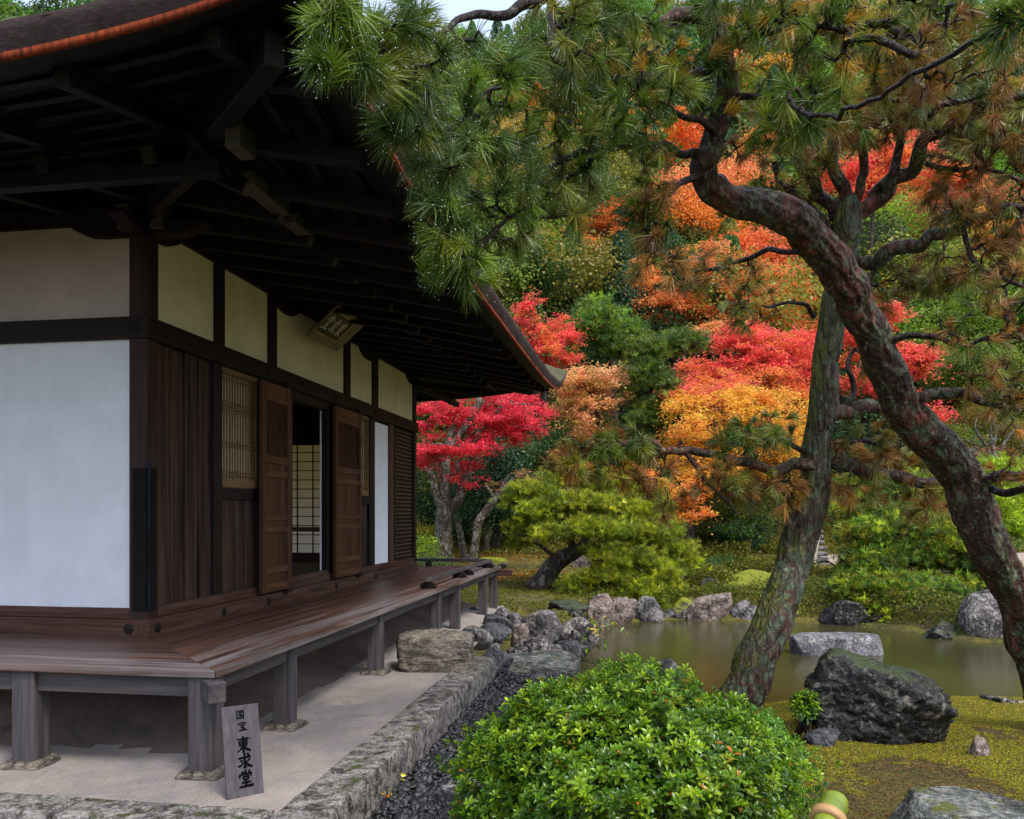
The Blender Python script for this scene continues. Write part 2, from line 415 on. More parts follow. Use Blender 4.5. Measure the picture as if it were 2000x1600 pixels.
def water():
    m, nt, b = new_mat('pond_water'); co = coords(nt)
    c = ramp(nt, noise(nt, coords(nt, (.35, 1, 1)), .5, 4), [(.35, (.034, .033, .011)), (.65, (.054, .052, .018))])
    nt.links.new(c, b.inputs['Base Color']); b.inputs['Roughness'].default_value = .035
    b.inputs['IOR'].default_value = 1.33; b.inputs['Specular IOR Level'].default_value = .5
    h = mul(nt, noise(nt, co, 9, 4, .6), mul(nt, noise(nt, co, 40, 3, .6), .35), 'ADD')
    bump(nt, b, h, .22, .02); return m
M['water'] = water()
m, nt, b = new_mat('bamboo'); co = coords(nt, (1, 1, 1))
nt.links.new(ramp(nt, noise(nt, co, 12, 6, .7), [(.3, (.10, .14, .012)), (.6, (.20, .26, .02)), (.8, (.30, .34, .06))]), b.inputs['Base Color']); b.inputs['Roughness'].default_value = .25
M['bamboo'] = m
M['rattan'] = plain('rattan_band', (.45, .26, .10), .6)

# ---------------------------------------------------------------- ground, water
pond_px = [(1175, 1222), (1230, 1214), (1330, 1210), (1450, 1213), (1640, 1219), (1800, 1236), (1880, 1252), (2000, 1258), (2350, 1262), (2700, 1330),
           (2450, 1400), (2000, 1392), (1700, 1390), (1560, 1382), (1500, 1400), (1400, 1412), (1250, 1400), (1140, 1350), (1092, 1306), (1150, 1258)]
WZ = -.6
pond = np.array([G(a, b_, WZ)[:2] for a, b_ in pond_px])
def poly_sd(x, y):
    inside = np.zeros(x.shape, bool); dm = np.full(x.shape, 1e9)
    n = len(pond)
    for i in range(n):
        (x1, y1), (x2, y2) = pond[i], pond[(i + 1) % n]
        cond = ((y1 > y) != (y2 > y)) & (x < (x2 - x1) * (y - y1) / (y2 - y1 + 1e-12) + x1)
        inside ^= cond
        t = np.clip(((x - x1) * (x2 - x1) + (y - y1) * (y2 - y1)) / ((x2 - x1) ** 2 + (y2 - y1) ** 2), 0, 1)
        dm = np.minimum(dm, np.hypot(x - x1 - t * (x2 - x1), y - y1 - t * (y2 - y1)))
    return np.where(inside, -dm, dm)
HILL = ([0, 11, 17, 22, 27, 32, 40, 60, 80, 100, 140], [-.3, -.3, -.12, .0, .75, 1.9, 6.0, 24, 42, 56, 70])
def H(x, y):
    x = np.asarray(x, float); y = np.asarray(y, float); sh = x.shape
    xf, yf = x.ravel(), y.ravel()
    z = np.interp(yf - .12 * np.clip(xf - 2, 0, 20) * 0, *HILL)
    p = np.stack([xf, yf, xf * 0], 1)
    z = z + .05 * fbm(p * .9, 4, 3) + np.where(yf > 24, 1, 0) * .5 * fbm(p * .16, 3, 5) * sstep(yf, 24, 34)
    u, v = L(xf, yf)
    strip = sstep(u, 3.4, 2.7) * (v < 3.4)
    z = np.where((u < 3.4) & (v < 3.6), z * (1 - strip) + strip * -.24, z)
    z = np.where((u < 1.95) & (v < 9.2) & (v > -1.95) & (u > -9.5), -.4, z)
    d = poly_sd(xf, yf)
    bank = WZ + .04 + (z - WZ - .04) * sstep(d, 0, .55)
    z = np.where(d > 0, bank, WZ + .04 - np.clip(-d * .9, 0, .6))
    return z.reshape(sh)
def h1(x, y): return float(H(np.array([x]), np.array([y]))[0])

def axis_pts(segs):
    out = []
    for a, b_, st in segs: out += list(np.arange(a, b_, st))
    out.append(segs[-1][1]); return np.array(out)
xs = axis_pts([(-220, -40, 12), (-40, -12, 1.5), (-12, -1.5, .4), (-1.5, 9, .07), (9, 16, .25), (16, 40, 1.5), (40, 220, 12)])
ys = axis_pts([(-60, -4, 8), (-4, 3, .5), (3, 17, .07), (17, 30, .2), (30, 60, .8), (60, 145, 3), (145, 420, 25)])
XX, YY = np.meshgrid(xs, ys); ZZ = H(XX, YY)
nx, ny = len(xs), len(ys)
idx = np.arange(nx * ny).reshape(ny, nx)
Q = np.stack([idx[:-1, :-1], idx[:-1, 1:], idx[1:, 1:], idx[1:, :-1]], -1).reshape(-1, 4)
tag(fast('ground', np.stack([XX, YY, ZZ], -1).reshape(-1, 3), Q, M['moss'], smooth=True), 'mossy garden ground running up into the wooded hillside', kind='structure')

# pond water: a sheet reaching under the banks
wx0, wy0, wx1, wy1 = pond[:, 0].min() - .5, pond[:, 1].min() - .4, pond[:, 0].max() + .5, pond[:, 1].max() + .4
tag(fast('pond_water', [(wx0, wy0, WZ), (wx1, wy0, WZ), (wx1, wy1, WZ), (wx0, wy1, WZ)], np.array([[0, 1, 2, 3]]), M['water']), 'murky olive pond water', kind='structure')

# sandy terrace under the hall
us = np.concatenate([np.arange(-9, -.5, .3), np.arange(-.5, 1.86, .05)]); vs = np.concatenate([np.arange(-1.70, 9.05, .06)])
UU, VV = np.meshgrid(us, vs)
lim = np.where(VV < 3.15, 1.885, np.interp(VV, [3.15, 4.5, 6, 9], [1.8, 1.7, 1.4, 1.25]))
UU = np.where(UU > 0, UU * lim / us.max(), UU)
dd = np.maximum(UU, np.maximum(-VV, VV - 7.7))
p3 = np.stack([UU, VV, UU * 0], -1).reshape(-1, 3)
n_ = fbm(p3 * 1.3, 4, 9).reshape(UU.shape)
ZT = -.004 + .30 * sstep(-dd + n_ * .14, -.85, -.1) + .012 * n_ - .10 * sstep(VV, 3, 8) * sstep(dd, .5, 1.4) + .004 * fbm(p3 * 14, 3, 4).reshape(UU.shape)
XW = OX + UU * CT + VV * ST; YW = OY - UU * ST + VV * CT
ny_, nx_ = UU.shape; idx = np.arange(nx_ * ny_).reshape(ny_, nx_)
Q = np.stack([idx[:-1, :-1], idx[:-1, 1:], idx[1:, 1:], idx[1:, :-1]], -1).reshape(-1, 4)
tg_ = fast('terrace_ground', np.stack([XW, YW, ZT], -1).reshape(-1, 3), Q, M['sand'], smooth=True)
tg_.data.materials.append(M['mound'])      # rammed earth mound under the floor, ragged foot; brown deepened for shade there
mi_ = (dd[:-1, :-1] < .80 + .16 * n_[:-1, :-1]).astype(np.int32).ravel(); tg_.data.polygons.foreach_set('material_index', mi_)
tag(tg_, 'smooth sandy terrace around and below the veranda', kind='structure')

# granite kerb, rough-hewn blocks
def hewn(mb_list, u0, u1, v0, v1, z0, z1, seed):
    nu, nv = max(4, int((u1 - u0) / .03)), max(4, int((v1 - v0) / .03))
    V = []; F = []
    def grid(f, a, b_):
        base = len(V)
        for j in range(b_ + 1):
            for i in range(a + 1): V.append(f(i / a, j / b_))
        for j in range(b_):
            for i in range(a): F.append((base + j * (a + 1) + i, base + j * (a + 1) + i + 1, base + (j + 1) * (a + 1) + i + 1, base + (j + 1) * (a + 1) + i))
    grid(lambda s, t: (u0 + (u1 - u0) * s, v0 + (v1 - v0) * t, z1), nu, nv)
    grid(lambda s, t: (u1, v0 + (v1 - v0) * s, z0 + (z1 - z0) * t), nv, 8)
    grid(lambda s, t: (u0, v0 + (v1 - v0) * s, z0 + (z1 - z0) * t), nv, 2)
    grid(lambda s, t: (u0 + (u1 - u0) * s, v0, z0 + (z1 - z0) * t), nu, 8)
    grid(lambda s, t: (u0 + (u1 - u0) * s, v1, z0 + (z1 - z0) * t), nu, 8)
    V = np.array(V); c = np.array([(u0 + u1) / 2, (v0 + v1) / 2, (z0 + z1) / 2])
    hf = np.array([(u1 - u0) / 2, (v1 - v0) / 2, (z1 - z0) / 2]); e = hf - np.abs(V - c)
    edge = np.sort(e, axis=1)[:, 1]
    V = V - (V - c) / (np.abs(V - c) + .02) * .010 * np.clip(1 - edge / .02, 0, 1)[:, None]
    V = V + .006 * np.stack([fbm(V * 9, 4, seed), fbm(V * 9, 4, seed + 5), 1.2 * fbm(V * 11, 4, seed + 9)], 1)
    mb_list.append((V, np.array(F)))
kb = []
jv = [-1.95, -1.05, FU(750, 1432, 1.85)[0], FU(840, 1354, 1.85)[0], 3.12]
kj = [-1.95, -1.02, -.25, .62, 1.75, 3.12]
for i in range(5): hewn(kb, 1.85, 2.16, kj[i] + .006, kj[i + 1] - .006, -.34, .020 + .004 * (i % 2), 30 + i)
uj = [-7.5, -6, -4.6, -3.2, -1.9, -.6, .7, 1.845]
for i in range(7): hewn(kb, uj[i] + .006, uj[i + 1] - .006, -1.95, -1.665, -.34, .021 + .003 * (i % 2), 50 + i)
VV_, FF_, o_ = [], [], 0
for V, F in kb:
    VV_.append(np.stack([OX + V[:, 0] * CT + V[:, 1] * ST, OY - V[:, 0] * ST + V[:, 1] * CT, V[:, 2]], 1)); FF_.append(F + o_); o_ += len(V)
tag(fast('kerb', np.concatenate(VV_), np.concatenate(FF_), M['granite'], smooth=False), 'rough granite kerb edging the sandy terrace', kind='structure')

# pale sand court behind the pond and the footpath
def sheet(name, pts, mat, label, lift=.03):
    P_ = np.array(pts); c = P_.mean(0)
    V = [c]; rings = 10; n = len(P_)
    for k in range(1, rings + 1):
        for p in P_: V.append(c + (p - c) * k / rings)
    V = np.array(V); z = H(V[:, 0], V[:, 1]) + lift
    F3 = np.array([(0, 1 + i, 1 + (i + 1) % n) for i in range(n)])
    F4 = np.array([(1 + (k - 1) * n + i, 1 + k * n + i, 1 + k * n + (i + 1) % n, 1 + (k - 1) * n + (i + 1) % n) for k in range(1, rings) for i in range(n)])
    return tag(fast(name, np.column_stack([V, z]), [F3, F4], mat, smooth=True), label, kind='structure')
sheet('sand_path', [(9.0, 22.3), (10, 21.9), (14, 22), (18, 22.5), (18, 24.5), (14, 24.6), (10, 24.4), (9.0, 24)], M['path'], 'pale sand path crossing behind the right-hand shore', .05)
sheet('garden_path', [(5.0, 22.3), (5.8, 22.1), (6.4, 22.2), (6.4, 22.7), (5.8, 22.8), (5.0, 22.7)], M['path'], 'narrow earth path at the foot of the mossy slope', .04)

# ---------------------------------------------------------------- the hall
hall = empty('wooden_hall', (OX, OY, 0), 'dark timber temple hall with white and cream plaster, bark roof and open veranda', 'hall', rz=-TH)
Lh, Wd = 7.66, 7.66
DZ = .65
WU = -.06                                   # wall plane (u) on the veranda side, and v on the near side
def part(mb, name, mat, parent=hall, bevel=.004): return mb.build(name, M[mat], parent, bevel)
# posts
vpost = [(-.16, 0), (FU(418)[0], FU(434)[0]), (FU(505)[0] , FU(513)[0]), (FU(640)[0], FU(655)[0] - .03), (FU(722)[0], FU(732)[0]), (Lh - .13, Lh)]
def post(u0, u1, v0, v1, z0, z1, mat='dark_z'): return part(MB().box(u0, u1, v0, v1, z0, z1), 'post', mat, bevel=.008)
pc = post(-.19, -.035, .035, .19, .30, 4.0, 'corner_z')
for (a, b_) in vpost[1:5]: post(-.15, -.045, a, b_, .72, 3.02, 'dark_z')
post(-.19, -.035, Lh - .16, Lh - .005, .30, 4.0, 'dark_z')
for u in (-3.9, -7.6): post(u - .14, u, .04, .18, .30, 4.0)
# ledge (outer sill) and upper sill, both faces
lw = MB().box(-.16, 0, .0, Lh, .62, .775); part(lw, 'floor_ledge', 'red_y', bevel=.008)
part(MB().box(-Wd, -.162, .0, .16, .62, .775), 'floor_ledge', 'red_x', bevel=.008)
part(MB().box(-.14, -.038, .192, Lh - .17, .777, .862), 'wall_sill', 'red_y')
part(MB().box(-Wd, -.192, .038, .14, .777, .858), 'wall_sill', 'red_x')
# head beam (nageshi)
part(MB().box(-.17, -.012, .012, Lh + .03, 2.965, 3.135), 'head_beam', 'dark_y', bevel=.006)
part(MB().box(-Wd, -.172, .012, .17, 2.965, 3.135), 'head_beam', 'dark_x', bevel=.006)
# wall plate
part(MB().box(-.15, -.03, -.05, Lh + .25, 3.87, 4.02), 'wall_plate', 'dark_y')
part(MB().box(-Wd, -.152, .03, .15, 3.87, 4.02), 'wall_plate', 'dark_x')
# near face plaster
part(MB().box(-Wd, -.19, .065, .10, .858, 2.965), 'white_panel', 'white', bevel=0)
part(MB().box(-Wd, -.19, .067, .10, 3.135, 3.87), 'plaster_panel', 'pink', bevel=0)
# boat-shaped brackets on the heads of the posts
def boat(axis, c, half, z1=3.87, h=.11):
    pts = []
    for s in (-1, 1):
        seq = [(half, 0), (half, -.03), (half - .05, -.055), (half - .16, -h + .01), (half - .26, -h)]
        if s < 0: pts += [(c - a, z1 + b_) for a, b_ in seq]
        else: pts += [(c + a, z1 + b_) for a, b_ in reversed(seq)]
    mb = MB()
    if axis == 'v': mb.extrude([(p[0], p[1]) for p in pts], 'x', -.158, -.025)
    else: mb.extrude([(p[0], p[1]) for p in pts], 'y', .022, .158)
    return part(mb, 'boat_bracket', 'dark_y' if axis == 'v' else 'dark_x')
boat('u', -.11, .56)
boat('v', .11, .38); boat('v', FU(552)[0] + .1, .30); boat('v', FU(710, 700)[0] + .25, .38); boat('v', Lh - .1, .45)
# struts of the plaster band and its panels
sv = [(.19, None)] + [(FU(a, 700)[0], FU(b_, 700)[0]) for a, b_ in ((420, 438), (525, 540), (673, 684), (728, 738))] + [(None, Lh - .16)]
prev = .19
for k in range(1, 6):
    a = sv[k][0] if sv[k][0] is not None else sv[k][1]
    part(MB().box(-.10, -.068, prev, a, 3.135, 3.87), 'plaster_panel', 'cream', bevel=0)
    if k < 5:
        part(MB().box(-.13, -.04, sv[k][0], sv[k][1], 3.135, 3.87), 'strut', 'dark_z'); prev = sv[k][1]
# plank walls
def planks(v0, v1, z0, z1, n, u=-.075):
    mb = MB(); w = (v1 - v0) / n
    for i in range(n):
        mb.box(u - .03, u - (i % 2) * .007 - .002, v0 + i * w + .002, v0 + (i + 1) * w - .002, z0, z1)
    part(mb, 'plank_wall', 'plank_z', bevel=.002)
    if n > 3:
        mb = MB()
        for i in range(1, n): mb.box(u, u + .014, v0 + i * w - .010, v0 + i * w + .010, z0, z1)
        part(mb, 'cover_strip', 'plank_z', bevel=.002)
a0, a1 = FU(303)[0], FU(418)[0]
planks(.192, a1, .862, 2.965, 4)
b0, b1 = FU(434)[0], FU(505)[0]
planks(b0, b1, .862, 1.77, 3)
# lattice windows
def lattice_window(v0, v1, zb, zt, nbar, label):
    root = MB()
    root.box(-.11, -.062, v0, v1, zb - .075, zb - .0).box(-.105, -.064, v0, v0 + .02, zb, zt).box(-.105, -.064, v1 - .02, v1, zb, zt).box(-.11, -.062, v0, v1, zt, zt + .05)
    w = part(root, 'lattice_window', 'gold_z', bevel=.002)
    g = MB(); n = nbar
    for i in range(n):
        x = v0 + .02 + (v1 - v0 - .04) * (i + .5) / n
        g.box(-.092, -.078, x - .006, x + .006, zb, zt)
    g.build('lattice_bar', M['gold_z'], w)
    g2 = MB()
    H_ = zt - zb
    for f in (.04, .075, .32, .355, .64, .675, .70, .735, .955):
        g2.box(-.0775, -.070, v0 + .02, v1 - .02, zb + f * H_ - .006, zb + f * H_ + .006)
    g2.build('lattice_rail', M['gold_z'], w)
    MB().box(-.118, -.112, v0, v1, zb, zt).build('paper', M['old_paper'], w)
    part(MB().box(-.13, -.052, v0, v1, zb - .19, zb - .08), 'window_rail', 'dark_y')
    return w
zt_, zb_ = FU(438, 727)[1], FU(438, 935)[1]
lattice_window(b0, b1, zb_, 2.91, 13, '')
c0, c1 = FU(706)[0], FU(722)[0]
lattice_window(c0 - .25, c1, zb_, 2.91, 8, '')
planks(c0 - .25, c1, .862, 1.77, 2)
# door leaves folded back over the wall
def door_leaf(v0, v1, u0, u1):
    """from (u0, v0) to (u1, v1), thickness outward"""
    L_ = math.hypot(u1 - u0, v1 - v0); ang = math.atan2(-(u1 - u0), (v1 - v0))
    e = bpy.data.objects.new('door_leaf', None); COL.objects.link(e); e.parent = hall; e.location = (u0, v0, 0); e.rotation_euler = (0, 0, ang)
    st = .085; zs = [.80, .90, .98, 1.05, 1.40, 1.46, 1.53, 1.60, 1.97, 2.04, 2.10, 2.19, 2.72, 2.88, 2.96]
    for y_ in (0, L_ - st): MB().box(0, .045, y_, y_ + st, .80, 2.93).build('stile', M['door_z'], e).modifiers.new('b', 'BEVEL').width = .004
    r_ = MB()
    for a, b_ in ((.80, .885), (.985, 1.05), (1.40, 1.465), (1.53, 1.60), (1.965, 2.04), (2.11, 2.19), (2.74, 2.93)):
        MB().box(.003, .042, st, L_ - st, a, b_).build('rail', M['door_y'], e).modifiers.new('b', 'BEVEL').width = .005
    for a, b_ in ((.885, .985), (1.05, 1.40), (1.465, 1.53), (1.60, 1.965), (2.04, 2.11)): MB().box(.014, .026, st, L_ - st, a, b_).build('panel', M['door_z'], e)
    g = MB(); a0_, a1_, z0, z1 = st, L_ - st, 2.19, 2.74
    s_ = .055; k = -(z1 - z0)
    while k < (a1_ - a0_):
        for sg, uu in ((1, .012), (-1, .022)):
            # diagonal bars clipped to the opening
            x0_, x1_ = max(0, k), min(a1_ - a0_, k + (z1 - z0))
            if x1_ > x0_ + .01:
                q0 = z0 + (x0_ - k); q1 = z0 + (x1_ - k)
                if sg < 0: q0, q1 = z0 + z1 - q0, z0 + z1 - q1
                g.bar((uu, a0_ + x0_, q0), (uu, a0_ + x1_, q1), .012, .009, up=(1, 0, 0))
        k += s_
    g.build('lattice', M['door_z'], e)
    MB().box(.002, .006, a0_, a1_, z0, z1).build('backing', M['lattice_back'], e)
    for zz in (.76, 2.935):
        q = MB().box(-.02, .05, L_ - .1, L_ + .02, zz, zz + .05); q.build('hinge_block', M['dark_y'], e)
    return e
va, vb = FU(513, 1000, .04)[0], FU(568, 1000, .04)[0]
door_leaf(va, vb, .0, .0)
va, vb = FU(656, 1000, .04)[0], FU(706, 1000, .04)[0]
door_leaf(va, vb, .0, .0)
# door opening: threshold, head, jamb
o0, o1 = FU(569)[0], FU(640)[0]
part(MB().box(-.13, -.042, b1, o1, .862, .905), 'threshold', 'red_y')
part(MB().box(-.13, -.05, FU(513)[0], o0 + .03, .905, 2.9), 'plank_wall', 'plank_z', bevel=0)
part(MB().box(-.13, -.045, o0, FU(655)[0], 2.86, 2.965), 'door_head', 'dark_y')
part(MB().box(-.142, -.13, o1 - .02, o1 + .05, .9, 2.86), 'jamb_strip', 'white', bevel=0)
part(MB().box(-.13, -.06, FU(655)[0], c0 - .26, .862, 2.965), 'plank_wall', 'plank_z', bevel=0)
# interior
room = MB()
room.box(-Wd + .1, -.2, .25, 7.5, .70, .80).build('tatami_floor', M['gold_z'], hall)
MB().box(-Wd + .1, -.2, .25, 7.4, 3.3, 3.35).build('ceiling_board', M['dark_y'], hall)
MB().box(-5, -.15, .2, .22, .8, 3.3).build('inner_wall', M['pink'], hall)
sv_ = 6.9
def shoji_inner():
    x0, x1 = -4.9, -.13
    e = MB().add([(x0, sv_ + .035, .95), (x1, sv_ + .035, .95), (x1, sv_ + .035, 2.72), (x0, sv_ + .035, 2.72)], [(0, 1, 2, 3)]).build('inner_screen', M['thin_paper'], hall)
    MB().box(x0, x1, sv_ + .0, sv_ + .06, 2.721, 3.3).build('screen_head', M['dark_x'], e)
    MB().box(x0, x1, sv_ - .01, sv_ + .06, .8, .949).build('screen_base', M['red_x'], e)
    g = MB(); z = .95
    while z < 2.7: g.box(x0, x1, sv_ + .012, sv_ + .028, z - .007, z + .007); z += .15
    g.build('grid_rail', M['ink'], e)
    g = MB(); x = x1 - .1
    while x > x0: g.box(x - .008, x + .008, sv_ + .010, sv_ + .0295, .95, 2.72); x -= .27
    g.build('grid_bar', M['ink'], e)
shoji_inner()
lr = MB().box(-1.9, -.2, 4.45, 4.50, 1.36, 1.42); lr.build('inner_rail', M['gold_z'], hall)
MB().box(-.28, -.16, 4.4, 4.52, .8, 1.36).build('inner_rail_post', M['gold_z'], hall)
# white paper screen
d0, d1 = FU(732)[0], FU(761)[0]
sp_ = part(MB().box(-.10, -.078, d0, d1, .862, 2.93), 'paper_screen', 'paper', bevel=0)
g = MB()
for k in range(1, 8): g.box(-.0775, -.0755, d0, d1, .862 + k * .258 - .003, .862 + k * .258 + .003)
g.build('paper_seam', M['white'], sp_)
part(MB().box(-.12, -.055, d1, FU(770)[0], .862, 2.965), 'screen_stile', 'red_z')
# ribbed panel
r0, r1 = FU(771)[0], Lh - .16
lp = part(MB().box(-.11, -.09, r0, r1, .862, 2.965), 'ribbed_door', 'dark_z')
g = MB()
for k in range(33):
    z = .90 + k * .0625
    g.box(-.09, -.065, r0 + .05, r1 - .02, z, z + .026)
g.build('rib', M['red_y'], lp)
MB().box(-.09, -.055, r0, r0 + .05, .862, 2.965).build('stile', M['dark_z'], lp)
# guard board on the corner post, with worn blue paint
gd = part(MB().box(-.034, -.018, .03, .135, .84, FU(290, 915)[1]).box(-.15, -.034, .016, .034, .84, FU(290, 915)[1]), 'post_guard', 'guard')
MB().box(-.0178, -.0165, .0305, .036, 1.45, 2.02).box(-.0178, -.0165, .0305, .037, .86, 1.06).box(-.0178, -.0165, .034, .12, 1.985, 1.992).build('paint_line', M['blue'], gd)
# six-petalled nail covers
def nail(u, v, z, face):
    mb = MB(); n = 24; ring = []
    for i in range(n):
        a = i / n * 2 * math.pi; r_ = .040 * (1 + .13 * math.cos(6 * a)); ring.append((r_ * math.cos(a), r_ * math.sin(a)))
    def mp(p, q, h): return (u + h, v + p, z + q) if face == 'u' else (u + p, v - h, z + q)
    vs_ = [mp(*p, 0) for p in ring] + [mp(p[0] * .85, p[1] * .85, .008) for p in ring] + [mp(p[0] * .35, p[1] * .35, .010) for p in ring] + [mp(p[0] * .25, p[1] * .25, .018) for p in ring]
    fs_ = [tuple(range(3 * n, 4 * n))] + [(k * n + i, k * n + (i + 1) % n, (k + 1) * n + (i + 1) % n, (k + 1) * n + i) for k in range(3) for i in range(n)]
    mb.add(vs_, fs_).build('nail_cover', M['iron'], hall)
for v in (.12, 1.15, 2.05, 3.9, 5.42): nail(.001, v, .70, 'u')
nail(-.17, .0, .70, 'v'); nail(-3.97, .0, .70, 'v')
for v in (.1, 1.15, 2.05, 2.9, 3.9, 5.42, 6.4): nail(-.012, v, 3.05, 'u')
nail(-.12, .012, 3.05, 'v')
# unseen back and far walls left open below so daylight backlights the inner screen
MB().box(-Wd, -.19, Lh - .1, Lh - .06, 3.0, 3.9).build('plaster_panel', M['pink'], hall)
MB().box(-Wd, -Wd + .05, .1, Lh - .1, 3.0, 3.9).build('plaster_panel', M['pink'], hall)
MB().box(-Wd, -.2, .2, Lh - .2, .30, .60).build('floor_base', M['dark_x'], hall)
# --- veranda
E1, E0, V1 = 1.24, -1.22, 8.72
def deck_board(pts, name, mat): return MB().extrude(pts, 'z', DZ - .045, DZ).build(name, M[mat], hall, .005)
nb = 4
for i in range(nb):       # boards along the open side, mitred at the near corner
    a, b_ = i / nb, (i + 1) / nb
    uu0, uu1 = .002 + (E1 - .002) * a, .002 + (E1 - .002) * b_ - .004
    f = lambda u: -.0 - (u / E1) * (-E0) + .004
    deck_board([(uu0, f(uu0)), (uu1, f(uu1)), (uu1, V1), (uu0, V1)], 'deck_board', 'deck_y')
for i in range(nb):
    a, b_ = i / nb, (i + 1) / nb
    vv0, vv1 = -.002 + E0 * a, -.002 + E0 * b_ + .004
    f = lambda v: (v / E0) * E1 - .004
    deck_board([(-Wd, vv0), (-Wd, vv1), (f(vv1), vv1), (f(vv0), vv0)], 'deck_board', 'deck_x')
for i in range(3):
    deck_board([(-Wd, Lh + .01 + i * .35), (-.01, Lh + .01 + i * .35), (-.01, Lh + .35 + i * .35), (-Wd, Lh + .35 + i * .35)], 'deck_board', 'deck_x')
pv = [-1.12, .0, 2.1, 4.46, 5.57, 7.6, 8.56]
pu = 1.12
part(MB().box(pu - .045, pu + .045, E0 + .16, V1 - .1, .50, .603), 'edge_beam', 'grey_y')
part(MB().box(-Wd, pu - .075, -1.155, -1.075, .475, .603), 'edge_beam', 'grey_x')
part(MB().box(-Wd, pu, 8.5, 8.6, .50, .603), 'edge_beam', 'grey_x')
dp = []
for v in pv: dp.append((pu, v))
for u in (-.09, -1.5, -2.9, -4.3): dp.append((u, -1.115))
for k, (u, v) in enumerate(dp):
    w = .078 if k in (0,) or k > 6 else .068
    zb2 = .02 if v < 5 else -.2
    mb = MB().box(u - w, u + w, v - w, v + w, zb2, .604)
    part(mb, 'deck_post', 'grey_z', bevel=.008)
for v in (1.2, 3.3, 5.0, 6.9):
    part(MB().box(-.1, pu - .046, v - .04, v + .04, .505, .60), 'cross_beam', 'grey_x')
part(MB().bar((pu - .16, -1.12 + .16, .535), (pu + .17, -1.12 - .17, .535), .105, .125), 'beam_nose', 'grey_x', bevel=.008)
part(MB().box(pu + .05, pu + .34, 8.50, 8.63, .49, .60), 'beam_nose', 'red_x', bevel=.008)
# low rails at the far end
def low_rail(p0, p1, feet):
    mb = MB(); a = Vector((*p0, DZ + .115)); b_ = Vector((*p1, DZ + .115)); mb.bar(a, b_, .062, .055)
    r_ = mb.build('low_rail', M['grey_y'], hall, .008)
    d = (b_ - a).normalized(); sd = Vector((-d.y, d.x, 0))
    for t in feet:
        c = a.lerp(b_, t); m2 = MB(); prof = [(-.10, 0), (.10, 0), (.10, .035), (.08, .065), (.04, .086), (-.04, .086), (-.08, .065), (-.10, .035)]
        vs_ = []
        for s in (-1, 1):
            for q in prof: vs_.append((c.x + sd.x * q[0] + d.x * .035 * s, c.y + sd.y * q[0] + d.y * .035 * s, DZ + .001 + q[1]))
        n = len(prof); m2.add(vs_, [tuple(range(n)), tuple(range(n, 2 * n))[::-1]] + [(i, (i + 1) % n, n + (i + 1) % n, n + i) for i in range(n)])
        m2.build('rail_foot', M['dark_y'], r_, .004)
low_rail((1.08, 4.15), (1.08, 6.3), (.06, .88)); low_rail((1.08, 6.36), (1.08, 8.45), (.1, .9))
low_rail((-1.4, 8.5), (1.05, 8.5), (.55, .93))

# --- eaves
EO, EF = 2.30, 1.55            # overhang, and at the far end
VE0, VE1 = -EO, Lh + EF
UE0, UE1 = -Wd - EO, EO
def ez_u(v):                   # eave underside height along the veranda side
    d = np.minimum(v - VE0, VE1 - v); return 3.56 + .50 * np.exp(-np.clip(d, 0, 99) / .95)
def ez_v(u):                   # along the near side
    d = np.minimum(UE1 - u, u - UE0); return 3.68 + .38 * np.exp(-np.clip(d, 0, 99) / 1.1)
corner_z = 4.06
SL = .22
def ring(off, dz, n=60, thick=None):
    """one loop round the roof at outward offset off from the eave line, raised dz above its curve"""
    pts = []
    for t in np.linspace(0, 1, n, endpoint=False):
        v = VE0 + (VE1 - VE0) * t; pts.append((UE1 + off, VE0 - off + (VE1 - VE0 + 2 * off) * t, float(ez_u(v)) + dz))
    for t in np.linspace(0, 1, n, endpoint=False):
        u = UE1 - (UE1 - UE0) * t; pts.append((UE1 + off - (UE1 - UE0 + 2 * off) * t, VE1 + off, float(ez_v(u)) + dz))
    for t in np.linspace(0, 1, n, endpoint=False):
        v = VE1 - (VE1 - VE0) * t; pts.append((UE0 - off, VE1 + off - (VE1 - VE0 + 2 * off) * t, float(ez_u(v)) + dz))
    for t in np.linspace(0, 1, n, endpoint=False):
        u = UE0 + (UE1 - UE0) * t; pts.append((UE0 - off + (UE1 - UE0 + 2 * off) * t, VE0 - off, float(ez_v(u)) + dz))
    return np.array(pts)
def loft(name, rings, mat, parent, smooth=False, jitter=0):
    V = np.concatenate(rings); n = len(rings[0]); F = []
    for k in range(len(rings) - 1):
        for i in range(n): F.append((k * n + i, k * n + (i + 1) % n, (k + 1) * n + (i + 1) % n, (k + 1) * n + i))
    if jitter: V = V + jitter * np.stack([fbm(V * 6, 4, 1), fbm(V * 6, 4, 2), fbm(V * 6, 4, 3)], 1)
    return fast(name, V, np.array(F), M[mat], parent, smooth=smooth)
N_ = 220
def top_ring(off, dz):         # higher rings flatten their upturn
    r_ = ring(off, 0, N_); r_[:, 2] = r_[:, 2] * 1.0 + dz; return r_
roof = loft('roof', [top_ring(.022, .032), top_ring(.045, .075), top_ring(.065, .12), top_ring(.07, .155), top_ring(.03, .17), top_ring(-.10, .19),
                     top_ring(-.6, .30), top_ring(-1.4, .56), top_ring(-2.6, 1.1), top_ring(-4.2, 1.95)], 'thatch', hall, smooth=False, jitter=.014)
loft('roof_moss', [top_ring(.066, .150), top_ring(.04, .176), top_ring(-.10, .205), top_ring(-.6, .315)], 'roofmoss', roof, jitter=.03)
loft('eave_board', [top_ring(.0, .0), top_ring(.022, .0), top_ring(.026, .034), top_ring(-.02, .035)], 'orange_board', roof)
